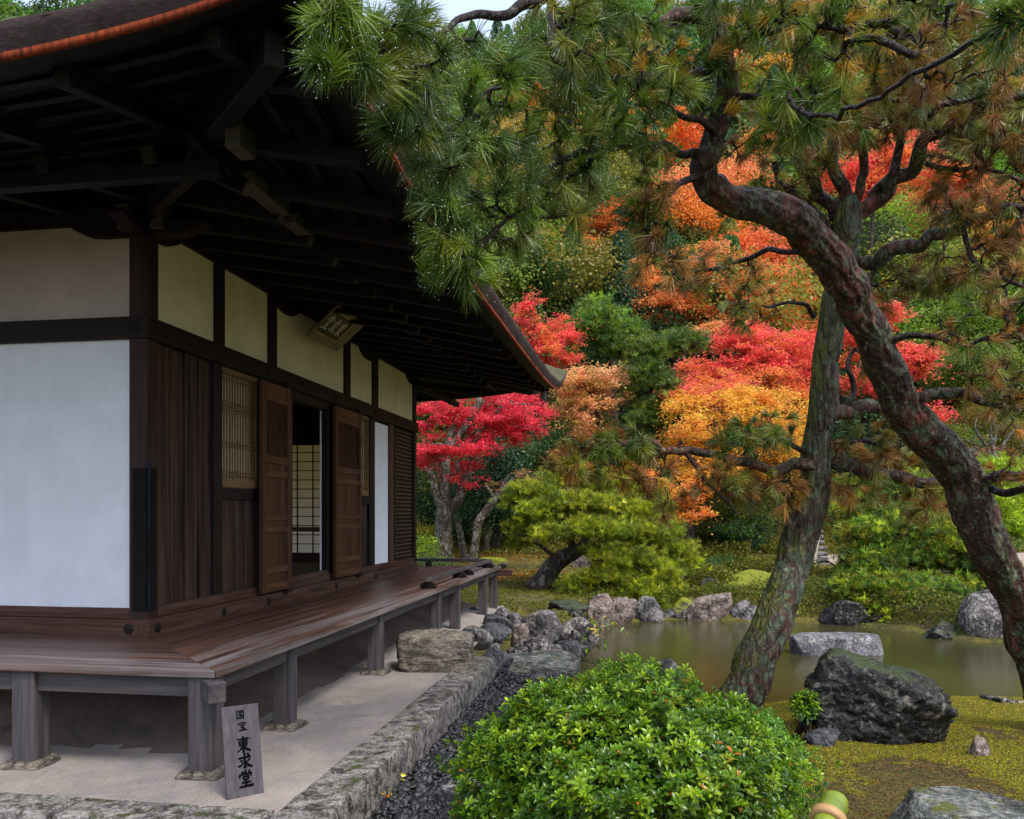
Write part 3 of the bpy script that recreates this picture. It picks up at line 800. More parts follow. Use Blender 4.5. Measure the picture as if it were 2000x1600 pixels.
loft('eave_lining', [top_ring(.0, .0), top_ring(-.12, .002), top_ring(-.121, .05), top_ring(-.6, .16), top_ring(-1.2, .30), top_ring(-2.55, .60), top_ring(-3.2, .75)], 'eave_y', roof)
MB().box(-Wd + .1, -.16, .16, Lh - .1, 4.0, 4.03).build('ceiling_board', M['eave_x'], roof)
MB().box(-.13, -.09, .0, Lh, 4.021, 4.32).box(-Wd, -.131, .09, .13, 4.021, 4.42).build('wall_infill', M['eave_y'], roof)
# battens running along the eaves
for off in (.35, .62, .89, 1.16, 1.43, 1.7, 1.97):
    mb, mb2 = MB(), MB()
    for t0, t1 in zip(np.linspace(0, 1, 41)[:-1], np.linspace(0, 1, 41)[1:]):
        va_, vb_ = VE0 + off + (VE1 - VE0 - 2 * off) * t0, VE0 + off + (VE1 - VE0 - 2 * off) * t1
        za, zb3 = [float(ez_u(x)) + .035 + off * SL for x in (va_, vb_)]
        mb.bar((UE1 - off, va_, za), (UE1 - off, vb_, zb3), .05, .03)
        ua_, ub_ = UE0 + off + (UE1 - UE0 - 2 * off) * t0, UE0 + off + (UE1 - UE0 - 2 * off) * t1
        za, zb3 = [float(ez_v(x)) + .035 + off * SL for x in (ua_, ub_)]
        mb2.bar((ua_, VE0 + off, za), (ub_, VE0 + off, zb3), .05, .03)
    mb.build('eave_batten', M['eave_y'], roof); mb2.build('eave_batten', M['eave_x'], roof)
# rafters
def rafter(p_in, p_out, w=.085, h=.10, pale=False, mat='eave_x'):
    r_ = part(MB().bar(p_in, p_out, w, h), 'rafter', mat, roof, bevel=.006)
    if pale:
        a, b_ = Vector(p_in), Vector(p_out); d = (b_ - a).normalized()
        MB().bar(b_ + d * .0005, b_ + d * .006, w * .92, h * .92).build('rafter_end', M['pale_end'], r_)
v = -1.72
k = 0
while v < VE1 - .2:
    zo = float(ez_u(v)) + .03
    uin = .95 if v > -.9 else max(.95, -v + .05)
    if v > Lh - .2: uin = max(.95, v - Lh + .5)
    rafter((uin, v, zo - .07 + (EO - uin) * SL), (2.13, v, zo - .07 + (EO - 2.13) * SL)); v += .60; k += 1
v = -.75
while v < Lh + .4:
    zo = 3.585
    rafter((-.1 if v > 0 else -v, v, zo - .02 + (EO + .1) * SL - .12), (1.2, v, 3.745), .085, .10, True); v += .52
u = 1.72
while u > -5.5:
    zo = float(ez_v(u)) + .03
    vin = -.95 if u < .9 else min(-.95, -u)
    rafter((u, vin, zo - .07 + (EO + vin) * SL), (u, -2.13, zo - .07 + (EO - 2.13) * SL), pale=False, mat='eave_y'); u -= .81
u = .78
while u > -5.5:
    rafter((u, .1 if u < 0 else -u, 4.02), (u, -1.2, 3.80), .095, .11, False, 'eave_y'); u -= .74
# purlin, corner rafter, brackets
part(MB().bar((1.13, -1.3, 3.835), (1.13, Lh + 1.0, 3.835), .06, .07), 'purlin', 'eave_y', roof)
part(MB().bar((-6, -1.08, 3.74), (1.2, -1.08, 3.74), .09, .10), 'purlin', 'eave_x', roof)
part(MB().bar((-.05, .05, 3.92), (1.12, -1.12, 3.78), .07, .09), 'corner_strut', 'dark_x', roof)
part(MB().bar((.2, -.2, 4.0), (1.98, -1.98, 3.90), .11, .17), 'corner_rafter', 'eave_x', roof, bevel=.01)
part(MB().bar((.2, Lh - .2, 4.0), (1.75, Lh + 1.35, 3.86), .13, .20), 'corner_rafter', 'eave_x', roof, bevel=.01)
M['mid_grey'] = wood('mid_grey_wood', (.05, .045, .04), (.13, .12, .10), 'y', grain=20)  # plain mid-grey wood for brackets, bearing blocks and the beam nose
part(MB().box(FV(438, 292, -1.35)[0], FV(438, 292, -1.35)[0] + .10, -1.35, -1.15, 3.74, 3.90), 'beam_nose', 'mid_grey', roof, bevel=.01)
part(MB().bar((1.20, -.78, 3.80), (1.20, -.22, 3.80), .12, .10), 'bracket_arm', 'mid_grey', roof, bevel=.01)
part(MB().bar((1.20, -.10, 3.78), (1.20, .16, 3.78), .11, .09), 'bracket_arm', 'mid_grey', roof, bevel=.01)
for bx_ in ((.02, .12, -.02, .12, 3.80, 3.98), (-.20, -.10, -.11, -.01, 3.78, 3.97)): part(MB().box(*bx_), 'bearing_block', 'mid_grey', roof, bevel=.01)
for cv in (Lh - .1,): part(MB().bar((-.1, cv, 3.80), (1.1, cv, 3.60), .09, .11), 'bracket_arm', 'eave_x', roof, bevel=.01)
for cu in (-1.9, -3.9): part(MB().bar((cu, .1, 3.80), (cu, -1.15, 3.62), .09, .11), 'bracket_arm', 'eave_y', roof, bevel=.01)
part(MB().bar((.0, Lh + .1, 3.75), (.35, Lh + 1.4, 3.62), .07, .09), 'corner_strut', 'eave_y', roof)

# ---------------------------------------------------------------- brush strokes for the writing
S3 = {
 'kuni': [[(.15, .9, .09), (.14, .06, .08)], [(.15, .89, .07), (.84, .9, .10), (.85, .06, .10)], [(.15, .10, .07), (.85, .10, .08)], [(.29, .74, .07), (.72, .75, .09)],
          [(.32, .52, .07), (.69, .53, .08)], [(.26, .26, .08), (.75, .27, .09)], [(.5, .74, .08), (.5, .27, .09)], [(.6, .44, .05), (.69, .34, .10)]],
 'takara': [[(.47, 1.0, .05), (.52, .87, .11)], [(.13, .86, .06), (.10, .66, .11)], [(.13, .82, .07), (.88, .84, .09), (.80, .66, .05)], [(.26, .62, .07), (.74, .64, .09)],
            [(.30, .39, .07), (.70, .40, .09)], [(.10, .08, .09), (.92, .11, .11)], [(.5, .62, .08), (.5, .10, .09)], [(.62, .31, .05), (.73, .21, .11)]],
 'higashi': [[(.12, .85, .08), (.88, .87, .10)], [(.24, .70, .08), (.27, .40, .08)], [(.24, .70, .06), (.76, .72, .09), (.73, .40, .08)], [(.27, .56, .06), (.73, .57, .07)],
             [(.27, .42, .06), (.73, .43, .07)], [(.5, 1.02, .10), (.5, -.02, .12)], [(.47, .38, .10), (.30, .18, .08), (.04, .04, .03)], [(.53, .38, .05), (.72, .18, .12), (.97, .05, .10)]],
 'motomu': [[(.10, .70, .09), (.90, .76, .11)], [(.5, 1.0, .10), (.52, .04, .12), (.38, .12, .04)], [(.66, .98, .05), (.80, .88, .12)], [(.20, .58, .05), (.33, .47, .12)],
            [(.08, .18, .11), (.26, .24, .08), (.44, .40, .04)], [(.86, .60, .10), (.70, .48, .07), (.56, .40, .03)], [(.52, .46, .05), (.72, .22, .12), (.98, .08, .10)]],
 'dou': [[(.5, 1.04, .11), (.5, .84, .09)], [(.24, .98, .05), (.35, .86, .11)], [(.80, 1.0, .10), (.66, .85, .05)], [(.12, .82, .06), (.09, .63, .11)], [(.12, .79, .07), (.90, .82, .10), (.82, .64, .05)],
         [(.33, .65, .08), (.36, .46, .08)], [(.33, .65, .07), (.68, .66, .08), (.65, .46, .08)], [(.36, .47, .06), (.65, .48, .07)], [(.24, .28, .08), (.78, .30, .09)], [(.5, .44, .09), (.5, .06, .10)], [(.06, .04, .09), (.95, .08, .12)]],
}
def glyphs(items, O_, ex, ey, en, name, mat, parent):
    """items: (key, cx, cy, w, h) in board units along ex, ey"""
    V, F = [], []; off = .0012
    O_, ex, ey, en = map(lambda q: np.array(q, float), (O_, ex, ey, en))
    for key, cx, cy, w, h in items:
        for st in S3[key]:
            pts = [];
            for (a, b_) in zip(st[:-1], st[1:]):
                for t in np.linspace(0, 1, 6, endpoint=False): pts.append([a[i] + (b_[i] - a[i]) * t for i in range(3)])
            pts.append(list(st[-1])); pts = np.array(pts)
            pts[:, 0] = cx + (pts[:, 0] - .5) * w; pts[:, 1] = cy + (pts[:, 1] - .5) * h; r_ = pts[:, 2] * w * .72
            d = np.gradient(pts[:, :2], axis=0); d = unit(d); nn = np.stack([-d[:, 1], d[:, 0]], 1)
            a0_ = pts[0, :2] - d[0] * r_[0] * .6; a1_ = pts[-1, :2] + d[-1] * r_[-1] * .6
            C_ = np.vstack([a0_, pts[:, :2], a1_]); rr = np.concatenate([[r_[0] * .35], r_, [r_[-1] * .35]]); nn = np.vstack([nn[0], nn, nn[-1]])
            base = len(V)
            for c_, r1, n1 in zip(C_, rr, nn):
                for s in (-1, 1):
                    q = c_ + n1 * r1 * s; V.append(O_ + ex * q[0] + ey * q[1] + en * off)
            for i in range(len(C_) - 1): F.append((base + 2 * i, base + 2 * i + 1, base + 2 * i + 3, base + 2 * i + 2))
            off += .00012
    return fast(name, V, np.array(F), M[mat], parent)

# leaning signboard
bl, br = G(443, 1563, 0), G(516, 1549, 0)
tl, tr = P(427, 1383, 4.66), P(499, 1372, 4.76)
ex = unit(br - bl); ey = unit(tl - bl); en = unit(np.cross(ex, ey)); ey = np.cross(en, ex)
wb, hb = np.linalg.norm(br - bl), np.linalg.norm(tl - bl)
sb = empty('signboard', tuple(bl), 'weathered grey wooden board with black brush writing leaning on the corner veranda post', 'sign')
def bp(a, b_, c): return tuple(ex * a + ey * b_ + en * c)
mb = MB(); t_ = .018
mb.add([bp(0, 0, 0), bp(wb, 0, 0), bp(wb, hb, 0), bp(0, hb, 0), bp(0, 0, -t_), bp(wb, 0, -t_), bp(wb, hb, -t_), bp(0, hb, -t_)],
       [(0, 1, 2, 3), (7, 6, 5, 4), (0, 4, 5, 1), (1, 5, 6, 2), (2, 6, 7, 3), (3, 7, 4, 0)])
M['sign_z'] = wood('sign_wood', (.065, .058, .066), (.14, .125, .14), 'z', grain=30)
mb.build('board', M['sign_z'], sb, .003)
glyphs([('kuni', wb * .49, hb * .895, .052, .054), ('takara', wb * .53, hb * .765, .054, .054), ('higashi', wb * .52, hb * .565, .082, .084), ('motomu', wb * .53, hb * .385, .082, .084), ('dou', wb * .53, hb * .19, .084, .088)],
       (0, 0, 0), ex, ey, en, 'lettering', 'ink', sb)

# plaque above the door
q0, q1 = W(.08, 2.77, 3.60), W(.08, 3.62, 3.60)
qt = W(.44, 2.77, 3.92)
pex, pey = unit(q1 - q0), unit(qt - q0); pen = unit(np.cross(pex, pey))
plq = empty('name_plaque', tuple(q0), 'tilted framed plaque with worn gilt characters under the eaves above the doorway', 'plaque')
pw, ph = np.linalg.norm(q1 - q0), np.linalg.norm(qt - q0)
def pp(a, b_, c): return tuple(pex * a + pey * b_ + pen * c)
def pslab(mb, a0, a1, b0, b1, c0, c1):
    return mb.add([pp(a0, b0, c1), pp(a1, b0, c1), pp(a1, b1, c1), pp(a0, b1, c1), pp(a0, b0, c0), pp(a1, b0, c0), pp(a1, b1, c0), pp(a0, b1, c0)],
                  [(0, 1, 2, 3), (7, 6, 5, 4), (0, 4, 5, 1), (1, 5, 6, 2), (2, 6, 7, 3), (3, 7, 4, 0)])
pslab(MB(), .1, pw - .1, .08, ph - .08, -.02, .0).build('field', M['plaque_field'], plq)
def wavy_frame():
    mb = MB(); n = 22
    def side(p_in0, p_in1, p_out0, p_out1):
        for i in range(n):
            t0, t1 = i / n, (i + 1) / n
            wv = lambda t: 1 + .10 * abs(math.sin(t * math.pi * 3.5))
            def lp(a, b_, t): return (a[0] + (b_[0] - a[0]) * t, a[1] + (b_[1] - a[1]) * t)
            def out(t):
                i_, o_ = lp(p_in0, p_in1, t), lp(p_out0, p_out1, t); k = wv(t); return (i_[0] + (o_[0] - i_[0]) * k, i_[1] + (o_[1] - i_[1]) * k)
            a, b_ = lp(p_in0, p_in1, t0), lp(p_in0, p_in1, t1); c, d = out(t1), out(t0)
            mb.add([pp(*a, .0), pp(*b_, .0), pp(*c, .06), pp(*d, .06), pp(*a, -.03), pp(*b_, -.03), pp(*c, .035), pp(*d, .035)], [(0, 1, 2, 3), (7, 6, 5, 4), (3, 2, 6, 7)])
    I = [(.1, .08), (pw - .1, .08), (pw - .1, ph - .08), (.1, ph - .08)]; O2 = [(0, 0), (pw, 0), (pw, ph), (0, ph)]
    for k in range(4): side(I[k], I[(k + 1) % 4], O2[k], O2[(k + 1) % 4])
    return mb
wavy_frame().build('frame', M['plaque_frame'], plq)
mb = MB()
for (a0, a1, b0, b1) in ((.1, pw - .1, .075, .087), (.1, pw - .1, ph - .087, ph - .075), (.095, .107, .087, ph - .087), (pw - .107, pw - .095, .087, ph - .087)): pslab(mb, a0, a1, b0, b1, 0, .008)
mb.build('gilt_line', M['faded_gold'], plq)
glyphs([('higashi', pw * .71, ph * .5, .17, .20), ('motomu', pw * .49, ph * .5, .17, .20), ('dou', pw * .27, ph * .5, .16, .19)], (0, 0, 0), pex, pey, pen, 'lettering', 'plaque_glyph', plq)

# ---------------------------------------------------------------- rocks
import bmesh
_ico = {}
def ico(n):
    if n not in _ico:
        bm = bmesh.new(); bmesh.ops.create_icosphere(bm, subdivisions=n, radius=1)
        _ico[n] = (np.array([v.co[:] for v in bm.verts]), np.array([[v.index for v in f.verts] for f in bm.faces])); bm.free()
    return _ico[n]
def rock_mesh(sx, sy, sz, seed, facets=10, rough=.10, sub=5, flat_top=0, box=0.):
    d, F = ico(sub); r_ = np.random.default_rng(seed)
    facets = facets + 4; nrm = unit(r_.normal(size=(facets, 3))); hh = r_.uniform(.50, .92, facets)
    if flat_top: nrm = np.vstack([nrm, [[.05 * r_.normal(), .05 * r_.normal(), 1]]]); hh = np.append(hh, flat_top)
    rad = np.full(len(d), 1.15)
    dots = np.clip(d @ nrm.T, 1e-3, None)
    rad = 1 / (np.sum((dots / hh) ** 26, 1) + (1 / 1.12) ** 26) ** (1 / 26)
    if box:
        bx = 1 / np.max(np.abs(d), axis=1); rad = rad * (1 - box) + np.minimum(bx, 1.35) * .8 * box
    V = d * rad[:, None]
    n1 = fbm(V * 1.7 + seed, 5, seed); n2 = fbm(V * 6 + seed, 4, seed + 3); rg = 1 - np.abs(fbm(V * 2.6 + 9 + seed, 4, seed + 7)) * 2
    n3 = fbm(V * 14 + seed, 3, seed + 11)
    V = V * (1 + rough * 1.1 * n1 + rough * .55 * n2 + rough * .22 * n3 - rough * .5 * np.clip(rg - .7, 0, 1) * 3)[:, None]
    return V * np.array([sx, sy, sz]), F
NRock = 0
def rock(label, pl, pr, pt, pb, zb, mat, seed, facets=10, rough=.10, depth=.75, sub=5, flat_top=0, box=0, group=None, yaw=0, Y=None, name='rock'):
    """rock whose outline spans pl..pr and pt..pb in the photo and whose foot stands at level zb"""
    Yf = Y if Y else FPX * (EYE - zb) / (pb - HY)
    w = (pr - pl) / FPX * Yf; dp_ = w * depth; Yc = Yf + dp_ * .35
    k = Yc / Yf; w *= k * 1.06
    ztop = EYE - (pt - HY) / FPX * (Yc)
    hgt = ztop - zb
    x = ((pl + pr) / 2 - 1000) / FPX * Yc
    V, F = rock_mesh(1, 1, 1, seed, facets, rough, sub, flat_top, box)
    c_, s_ = math.cos(yaw), math.sin(yaw)
    V = np.stack([V[:, 0] * c_ - V[:, 1] * s_, V[:, 0] * s_ + V[:, 1] * c_, V[:, 2]], 1)
    mn, mx = V.min(0), V.max(0); V = (V - (mn + mx) / 2) / (mx - mn)           # -.5 .. .5
    V = V * np.array([w, dp_, hgt * 1.45]); V[:, 2] += hgt - V[:, 2].max()
    o = fast(name, V, F, M[mat], smooth=True); o.location = (x, Yc, zb)
    tag(o, label, 'rock', group); return o
GR = 'rocks along the terrace and pond shore'
rock('squared brown stepping boulder beside the granite kerb', 776, 922, 1233, 1312, 0, 'brownrock', 3, 5, .07, .8, 5, .62, .8, GR)
rock('large rounded purple-grey boulder by the pond inlet', 1022, 1106, 1190, 1254, -.3, 'rock', 12, 8, .06, .8, 5, 0, 0, GR)
rock('speckled pale boulder just left of the pond water', 1096, 1168, 1205, 1268, -.4, 'specklerock', 5, 9, .13, .7, 5, 0, 0, GR)
rock('small black wet stone standing in the pond corner', 1082, 1134, 1250, 1290, -.55, 'smooth', 8, 7, .04, .6, 4, .7, .5, GR)
rock('pale lumpy rock in the middle of the rock heap', 992, 1080, 1240, 1284, -.22, 'specklerock', 21, 12, .2, .7, 5, 0, 0, GR)
rock('wide flat greenish rock in front of the rock heap', 985, 1128, 1275, 1326, -.3, 'slabrock', 9, 8, .07, .55, 5, .6, 0, GR)
rock('low dark smooth rock at the end of the granite kerb', 922, 1002, 1262, 1306, -.12, 'smooth', 17, 7, .05, .6, 5, 0, 0, GR)
rock('long oval black stone lying below the veranda posts', 928, 998, 1216, 1248, -.08, 'smooth', 24, 5, .03, .5, 4, 0, 0, GR)
rock('thin dark stone behind the oval black one', 944, 1002, 1199, 1222, -.1, 'smooth', 27, 6, .05, .6, 4, 0, 0, GR)
rock('flat-faced grey stone left of the oval black one', 902, 964, 1220, 1258, -.05, 'rock', 31, 9, .08, .7, 4, 0, .2, GR)
rock('small round grey stone behind the stepping boulder', 888, 926, 1232, 1262, -.03, 'rock', 33, 9, .09, .7, 4, 0, 0, GR)
rock('tan upright block between black and purple-grey stones', 998, 1034, 1217, 1252, -.15, 'pinkrock', 35, 8, .06, .7, 4, .7, .4, GR)
rock('small angular pale stone behind the upright tan block', 990, 1022, 1196, 1222, -.15, 'rock', 37, 9, .08, .7, 4, 0, 0, GR)
rock('fist-sized grey stone on the orange sand', 950, 978, 1255, 1274, -.12, 'rock', 39, 9, .08, .7, 4, 0, 0, GR)
rock('tall narrow rock standing at the left end of the pond', 1146, 1196, 1158, 1228, -.55, 'pinkrock', 43, 9, .12, .8, 5, 0, 0, GR)
rock('pinkish lichened rock under the round pine', 1180, 1244, 1166, 1216, -.58, 'pinkrock', 43, 10, .13, .7, 5, 0, 0, GR)
rock('grey rock half hidden under the round pine boughs', 1234, 1300, 1163, 1213, -.58, 'rock', 45, 10, .12, .7, 5, 0, 0, GR)
rock('small low rock breaking the water below the round pine', 1276, 1322, 1188, 1214, -.64, 'rock', 47, 8, .12, .7, 4, 0, 0, GR)
rock('dark mossy rock filling the shore between pointed rock and round pine', 1312, 1352, 1166, 1206, -.55, 'mossrock', 147, 8, .12, .7, 4, 0, 0, GR)
rock('low brown rock between the pale shore rock and the leaning trunk', 1494, 1560, 1178, 1214, -.6, 'mossrock', 148, 8, .14, .7, 5, 0, 0, GR)
rock('dark rock under the boughs of the shore pine', 1684, 1760, 1190, 1226, -.62, 'darkrock', 149, 8, .14, .7, 5, 0, 0, GR)
rock('dark rock at the water line left of the large speckled boulder', 1800, 1890, 1212, 1250, -.62, 'darkrock', 150, 8, .14, .7, 5, 0, 0, GR)
rock('dark rock behind the speckled boulder of the pond inlet', 1100, 1150, 1185, 1222, -.4, 'darkrock', 151, 8, .12, .7, 4, 0, 0, GR)
rock('big pinkish lichened rock on the far shore, left of the moss mound', 1340, 1428, 1156, 1212, -.6, 'pinkrock', 49, 8, .10, .6, 5, 0, 0, GR)
rock('pointed grey rock rising behind the big pinkish shore rock', 1362, 1412, 1128, 1185, -.3, 'rock', 51, 7, .10, .7, 5, 0, 0, GR, Y=18.6)
rock('low pale rock on the far shore left of the leaning trunk', 1428, 1505, 1172, 1213, -.6, 'rock', 53, 9, .13, .6, 5, 0, 0, GR)
rock('rock capped with bright yellow-green moss on the far shore', 1405, 1560, 1112, 1200, -.4, 'mossrock', 56, 8, .12, .6, 5, 0, 0, GR, Y=18.3)
rock('dark lichened boulder right of the leaning trunk on the far shore', 1606, 1690, 1170, 1222, -.6, 'darkrock', 57, 9, .12, .7, 5, 0, 0, GR)
rock('purple-grey rock behind the dark lichened boulder', 1622, 1690, 1128, 1180, -.3, 'rock', 59, 8, .10, .7, 5, 0, 0, GR, Y=18.5)
rock('moss-covered lump between leaning trunk and right pine', 1560, 1626, 1122, 1190, -.4, 'mossrock', 61, 8, .15, .8, 5, 0, 0, GR, Y=18.2)
rock('large black and white speckled boulder at the right shore', 1884, 1992, 1150, 1256, -.62, 'specklerock', 63, 8, .08, .8, 5, 0, .2, GR)
rock('flat-topped stone slab standing in the pond', 1548, 1722, 1238, 1287, -.66, 'pondstone', 67, 9, .04, .42, 5, .62, .75, 'stones standing in the water')
rock('huge black lichen-covered boulder on the mossy near bank', 1580, 1850, 1266, 1456, -.30, 'darkrock', 71, 9, .14, .7, 6, 0, 0, 'stones on the near bank')
rock('low black shoulder stone leaning on the huge boulder', 1556, 1650, 1366, 1416, -.28, 'darkrock', 75, 8, .10, .7, 5, 0, 0, 'stones on the near bank', Y=7.3)
rock('flat dark stone between shrub and huge boulder', 1568, 1640, 1424, 1462, -.3, 'smooth', 77, 7, .06, .6, 4, 0, 0, 'stones on the near bank')
rock('small grey stone at the water edge left of the huge boulder', 1548, 1592, 1356, 1376, -.42, 'rock', 79, 8, .08, .7, 4, 0, 0, 'stones on the near bank')
rock('knobbly pale stone where moss meets water at right', 1922, 2030, 1356, 1394, -.42, 'specklerock', 81, 12, .16, .7, 5, 0, 0, 'stones on the near bank')
rock('stubby brown stone at the foot of the huge boulder', 1892, 1936, 1436, 1474, -.3, 'pinkrock', 83, 12, .18, .8, 4, 0, 0, 'stones on the near bank')
rock('broad green-grey slab in the near right corner', 1745, 2090, 1562, 1700, -.28, 'slabrock', 85, 7, .07, .75, 5, .55, .1, 'stones on the near bank')
rock('flat weathered stone under the left edge of the azalea', 842, 966, 1532, 1606, -.3, 'rock', 87, 8, .10, .9, 5, .5, 0, 'stones on the near bank')
rock('rock tip showing behind the azalea at the pond edge', 1272, 1330, 1284, 1338, -.6, 'rock', 89, 8, .1, .7, 4, 0, 0, 'stones on the near bank')
rock('long flat stone with a yellow moss cap behind the veranda', 935, 992, 1088, 1112, .25, 'mossrock', 91, 8, .08, .6, 4, .6, .2, 'stones on the lawn', Y=21)
rock('grey rock behind the round pine trunk', 1118, 1166, 1082, 1112, .1, 'pinkrock', 93, 8, .1, .6, 4, 0, 0, 'stones on the lawn', Y=22.5)
rock('dark low stone at the left foot of the tall pond rock', 1072, 1150, 1172, 1200, -.25, 'darkrock', 95, 8, .08, .7, 4, 0, 0, GR)
for i, (a, b_, c, d, lab) in enumerate(((880, 915, 1178, 1196, 'grey pebble-like stone behind the fourth veranda post'), (912, 944, 1182, 1200, 'blue-grey stone between the far veranda posts'),
                                        (966, 996, 1186, 1206, 'light grey stone at the foot of the last veranda post'), (1100, 1140, 1234, 1256, 'brown stone wedged behind the black wet one'),
                                        (1020, 1060, 1262, 1282, 'white-speckled lump beside the pale lumpy rock'), (1058, 1098, 1258, 1282, 'pale lumpy stone touching the wide flat rock'), (1034, 1070, 1316, 1336, 'flat grey stone over the black pebbles'))):
    rock(lab, a, b_, c, d, (-.12, -.12, -.15, -.35, -.28, -.3, -.24)[i], ('rock', 'smooth', 'rock', 'pinkrock', 'specklerock', 'specklerock', 'rock')[i], 100 + i, 9, .1, .7, 4, 0, 0, GR)
# foundation stones under the veranda posts
fs_lab = ['foundation stone under the corner veranda post by the signboard', 'foundation stone under the second veranda post', 'foundation stone under the third veranda post, nearest the stepping boulder']
for k, (u, v) in enumerate([dp[0], dp[1], dp[2], dp[7]]):
    V, F = rock_mesh(.17, .17, .05, 200 + k, 6, .05, 4, .5, .8)
    V[:, 2] *= 1; o = fast('foundation_stone', V, F, M['brownrock'], smooth=True); p = W(u, v, .0); o.location = tuple(p); o.rotation_euler = (0, 0, -TH)
    tag(o, (fs_lab + ['foundation stone under the veranda post nearest the left edge'])[k], 'stone', 'foundation stones')

# black pebbles in the drain
d2, F2 = ico(2)
npb = 5200
pu_ = R.uniform(2.17, 3.05, npb); pv_ = R.uniform(-2.3, 3.35, npb) 
keep = pu_ < 3.0 - .0 * pv_ + .25 * fbm(np.stack([pv_ * 1.5, pv_ * 0, pv_ * 0], 1), 3)
pu_, pv_ = pu_[keep], pv_[keep]; n = len(pu_)
cx = OX + pu_ * CT + pv_ * ST; cy = OY - pu_ * ST + pv_ * CT
cz = H(cx, cy) + R.uniform(.0, .035, n)
sz = R.uniform(.020, .040, n)[:, None] * np.stack([R.uniform(.9, 1.4, n), R.uniform(.7, 1.1, n), R.uniform(.4, .7, n)], 1)
ang = R.uniform(0, 6.28, n); til = R.normal(0, .35, (n, 2))
A = d2[None] * (1 + .22 * fbm(np.repeat(d2[None], 1, 0).reshape(-1, 3) * 2, 2, 5).reshape(1, -1, 1)) * sz[:, None, :]
A = A * (1 + .25 * np.sin(d2[None, :, :1] * 3 + ang[:, None, None]))
ca, sa = np.cos(ang)[:, None], np.sin(ang)[:, None]
x_, y_, z_ = A[..., 0] * ca - A[..., 1] * sa, A[..., 0] * sa + A[..., 1] * ca, A[..., 2]
z_ = z_ + x_ * til[:, :1] + y_ * til[:, 1:]
V = np.stack([x_ + cx[:, None], y_ + cy[:, None], z_ + cz[:, None]], -1).reshape(-1, 3)
F = (F2[None] + (np.arange(n) * len(d2))[:, None, None]).reshape(-1, 3)
tag(fast('pebbles', V, F, M['pebble'], smooth=True), 'wet black pebbles filling the drain beside the kerb', kind='stuff')

# ---------------------------------------------------------------- plants: shared generators
def frame_of(d):
    d = unit(d); a = np.where(np.abs(d[:, 2:3]) < .9, np.array([[0, 0, 1.]]), np.array([[1., 0, 0]]))
    s = unit(np.cross(d, a)); t = np.cross(d, s); return s, t
def segs_mesh(p0, p1, r0, r1, k=5):
    d = unit(p1 - p0); s, t = frame_of(d); a = np.arange(k) / k * 2 * np.pi
    off = s[:, None] * np.cos(a)[None, :, None] + t[:, None] * np.sin(a)[None, :, None]
    A = p0[:, None] + off * r0[:, None, None]; B = p1[:, None] + d[:, None] * (r1 * .5)[:, None, None] + off * r1[:, None, None]
    V = np.stack([A, B], 1).reshape(-1, 3); n = len(p0); b_ = (np.arange(n) * 2 * k)[:, None]; i = np.arange(k)[None]; j = (i + 1) % k
    F = np.stack([b_ + i, b_ + j, b_ + k + j, b_ + k + i], -1).reshape(-1, 4); return V, F
def smooth_path(pts, rad, step):
    pts = np.array(pts, float); rad = np.array(rad, float); n = len(pts); out = []; ro = []
    for i in range(n - 1):
        p0 = pts[max(i - 1, 0)]; p1 = pts[i]; p2 = pts[i + 1]; p3 = pts[min(i + 2, n - 1)]
        m = max(2, int(np.linalg.norm(p2 - p1) / step))
        for t in np.arange(m) / m:
            out.append(.5 * ((2 * p1) + (-p0 + p2) * t + (2 * p0 - 5 * p1 + 4 * p2 - p3) * t * t + (-p0 + 3 * p1 - 3 * p2 + p3) * t ** 3)); ro.append(rad[i] + (rad[i + 1] - rad[i]) * t)
    out.append(pts[-1]); ro.append(rad[-1]); return np.array(out), np.array(ro)
def limb(pts, rad, step=.05, sides=20, disp=.10, seed=0, freq=9.):
    p, r_ = smooth_path(pts, rad, step); d = unit(np.gradient(p, axis=0))
    s = np.zeros_like(p); s0 = np.array([1., 0, 0]) if abs(d[0, 0]) < .9 else np.array([0, 1., 0])
    for i in range(len(p)):
        s0 = s0 - d[i] * (s0 @ d[i]); s0 = s0 / np.linalg.norm(s0); s[i] = s0
    t = np.cross(d, s); a = np.arange(sides) / sides * 2 * np.pi
    off = s[:, None] * np.cos(a)[None, :, None] + t[:, None] * np.sin(a)[None, :, None]
    Vn = (p[:, None] + off * r_[:, None, None])
    arc = np.cumsum(np.r_[0, np.linalg.norm(np.diff(p, axis=0), axis=1)])
    q = np.stack([np.cos(a)[None] * r_[:, None] * 1.3, np.sin(a)[None] * r_[:, None] * 1.3, np.repeat(arc[:, None] * .33, sides, 1)], -1).reshape(-1, 3)
    rg = 1 - np.abs(fbm(q * freq, 4, seed)) * 2.2
    big = fbm(q * 3.2, 3, seed + 4)
    k = (1 + disp * (rg - .4) + disp * 1.1 * big).reshape(len(p), sides)
    V = (p[:, None] + off * (r_[:, None] * k)[..., None]).reshape(-1, 3)
    i = np.arange(len(p) - 1)[:, None] * sides; j = np.arange(sides)[None]; j2 = (j + 1) % sides
    F = np.stack([i + j, i + j2, i + sides + j2, i + sides + j], -1).reshape(-1, 4)
    return V, F, p, r_
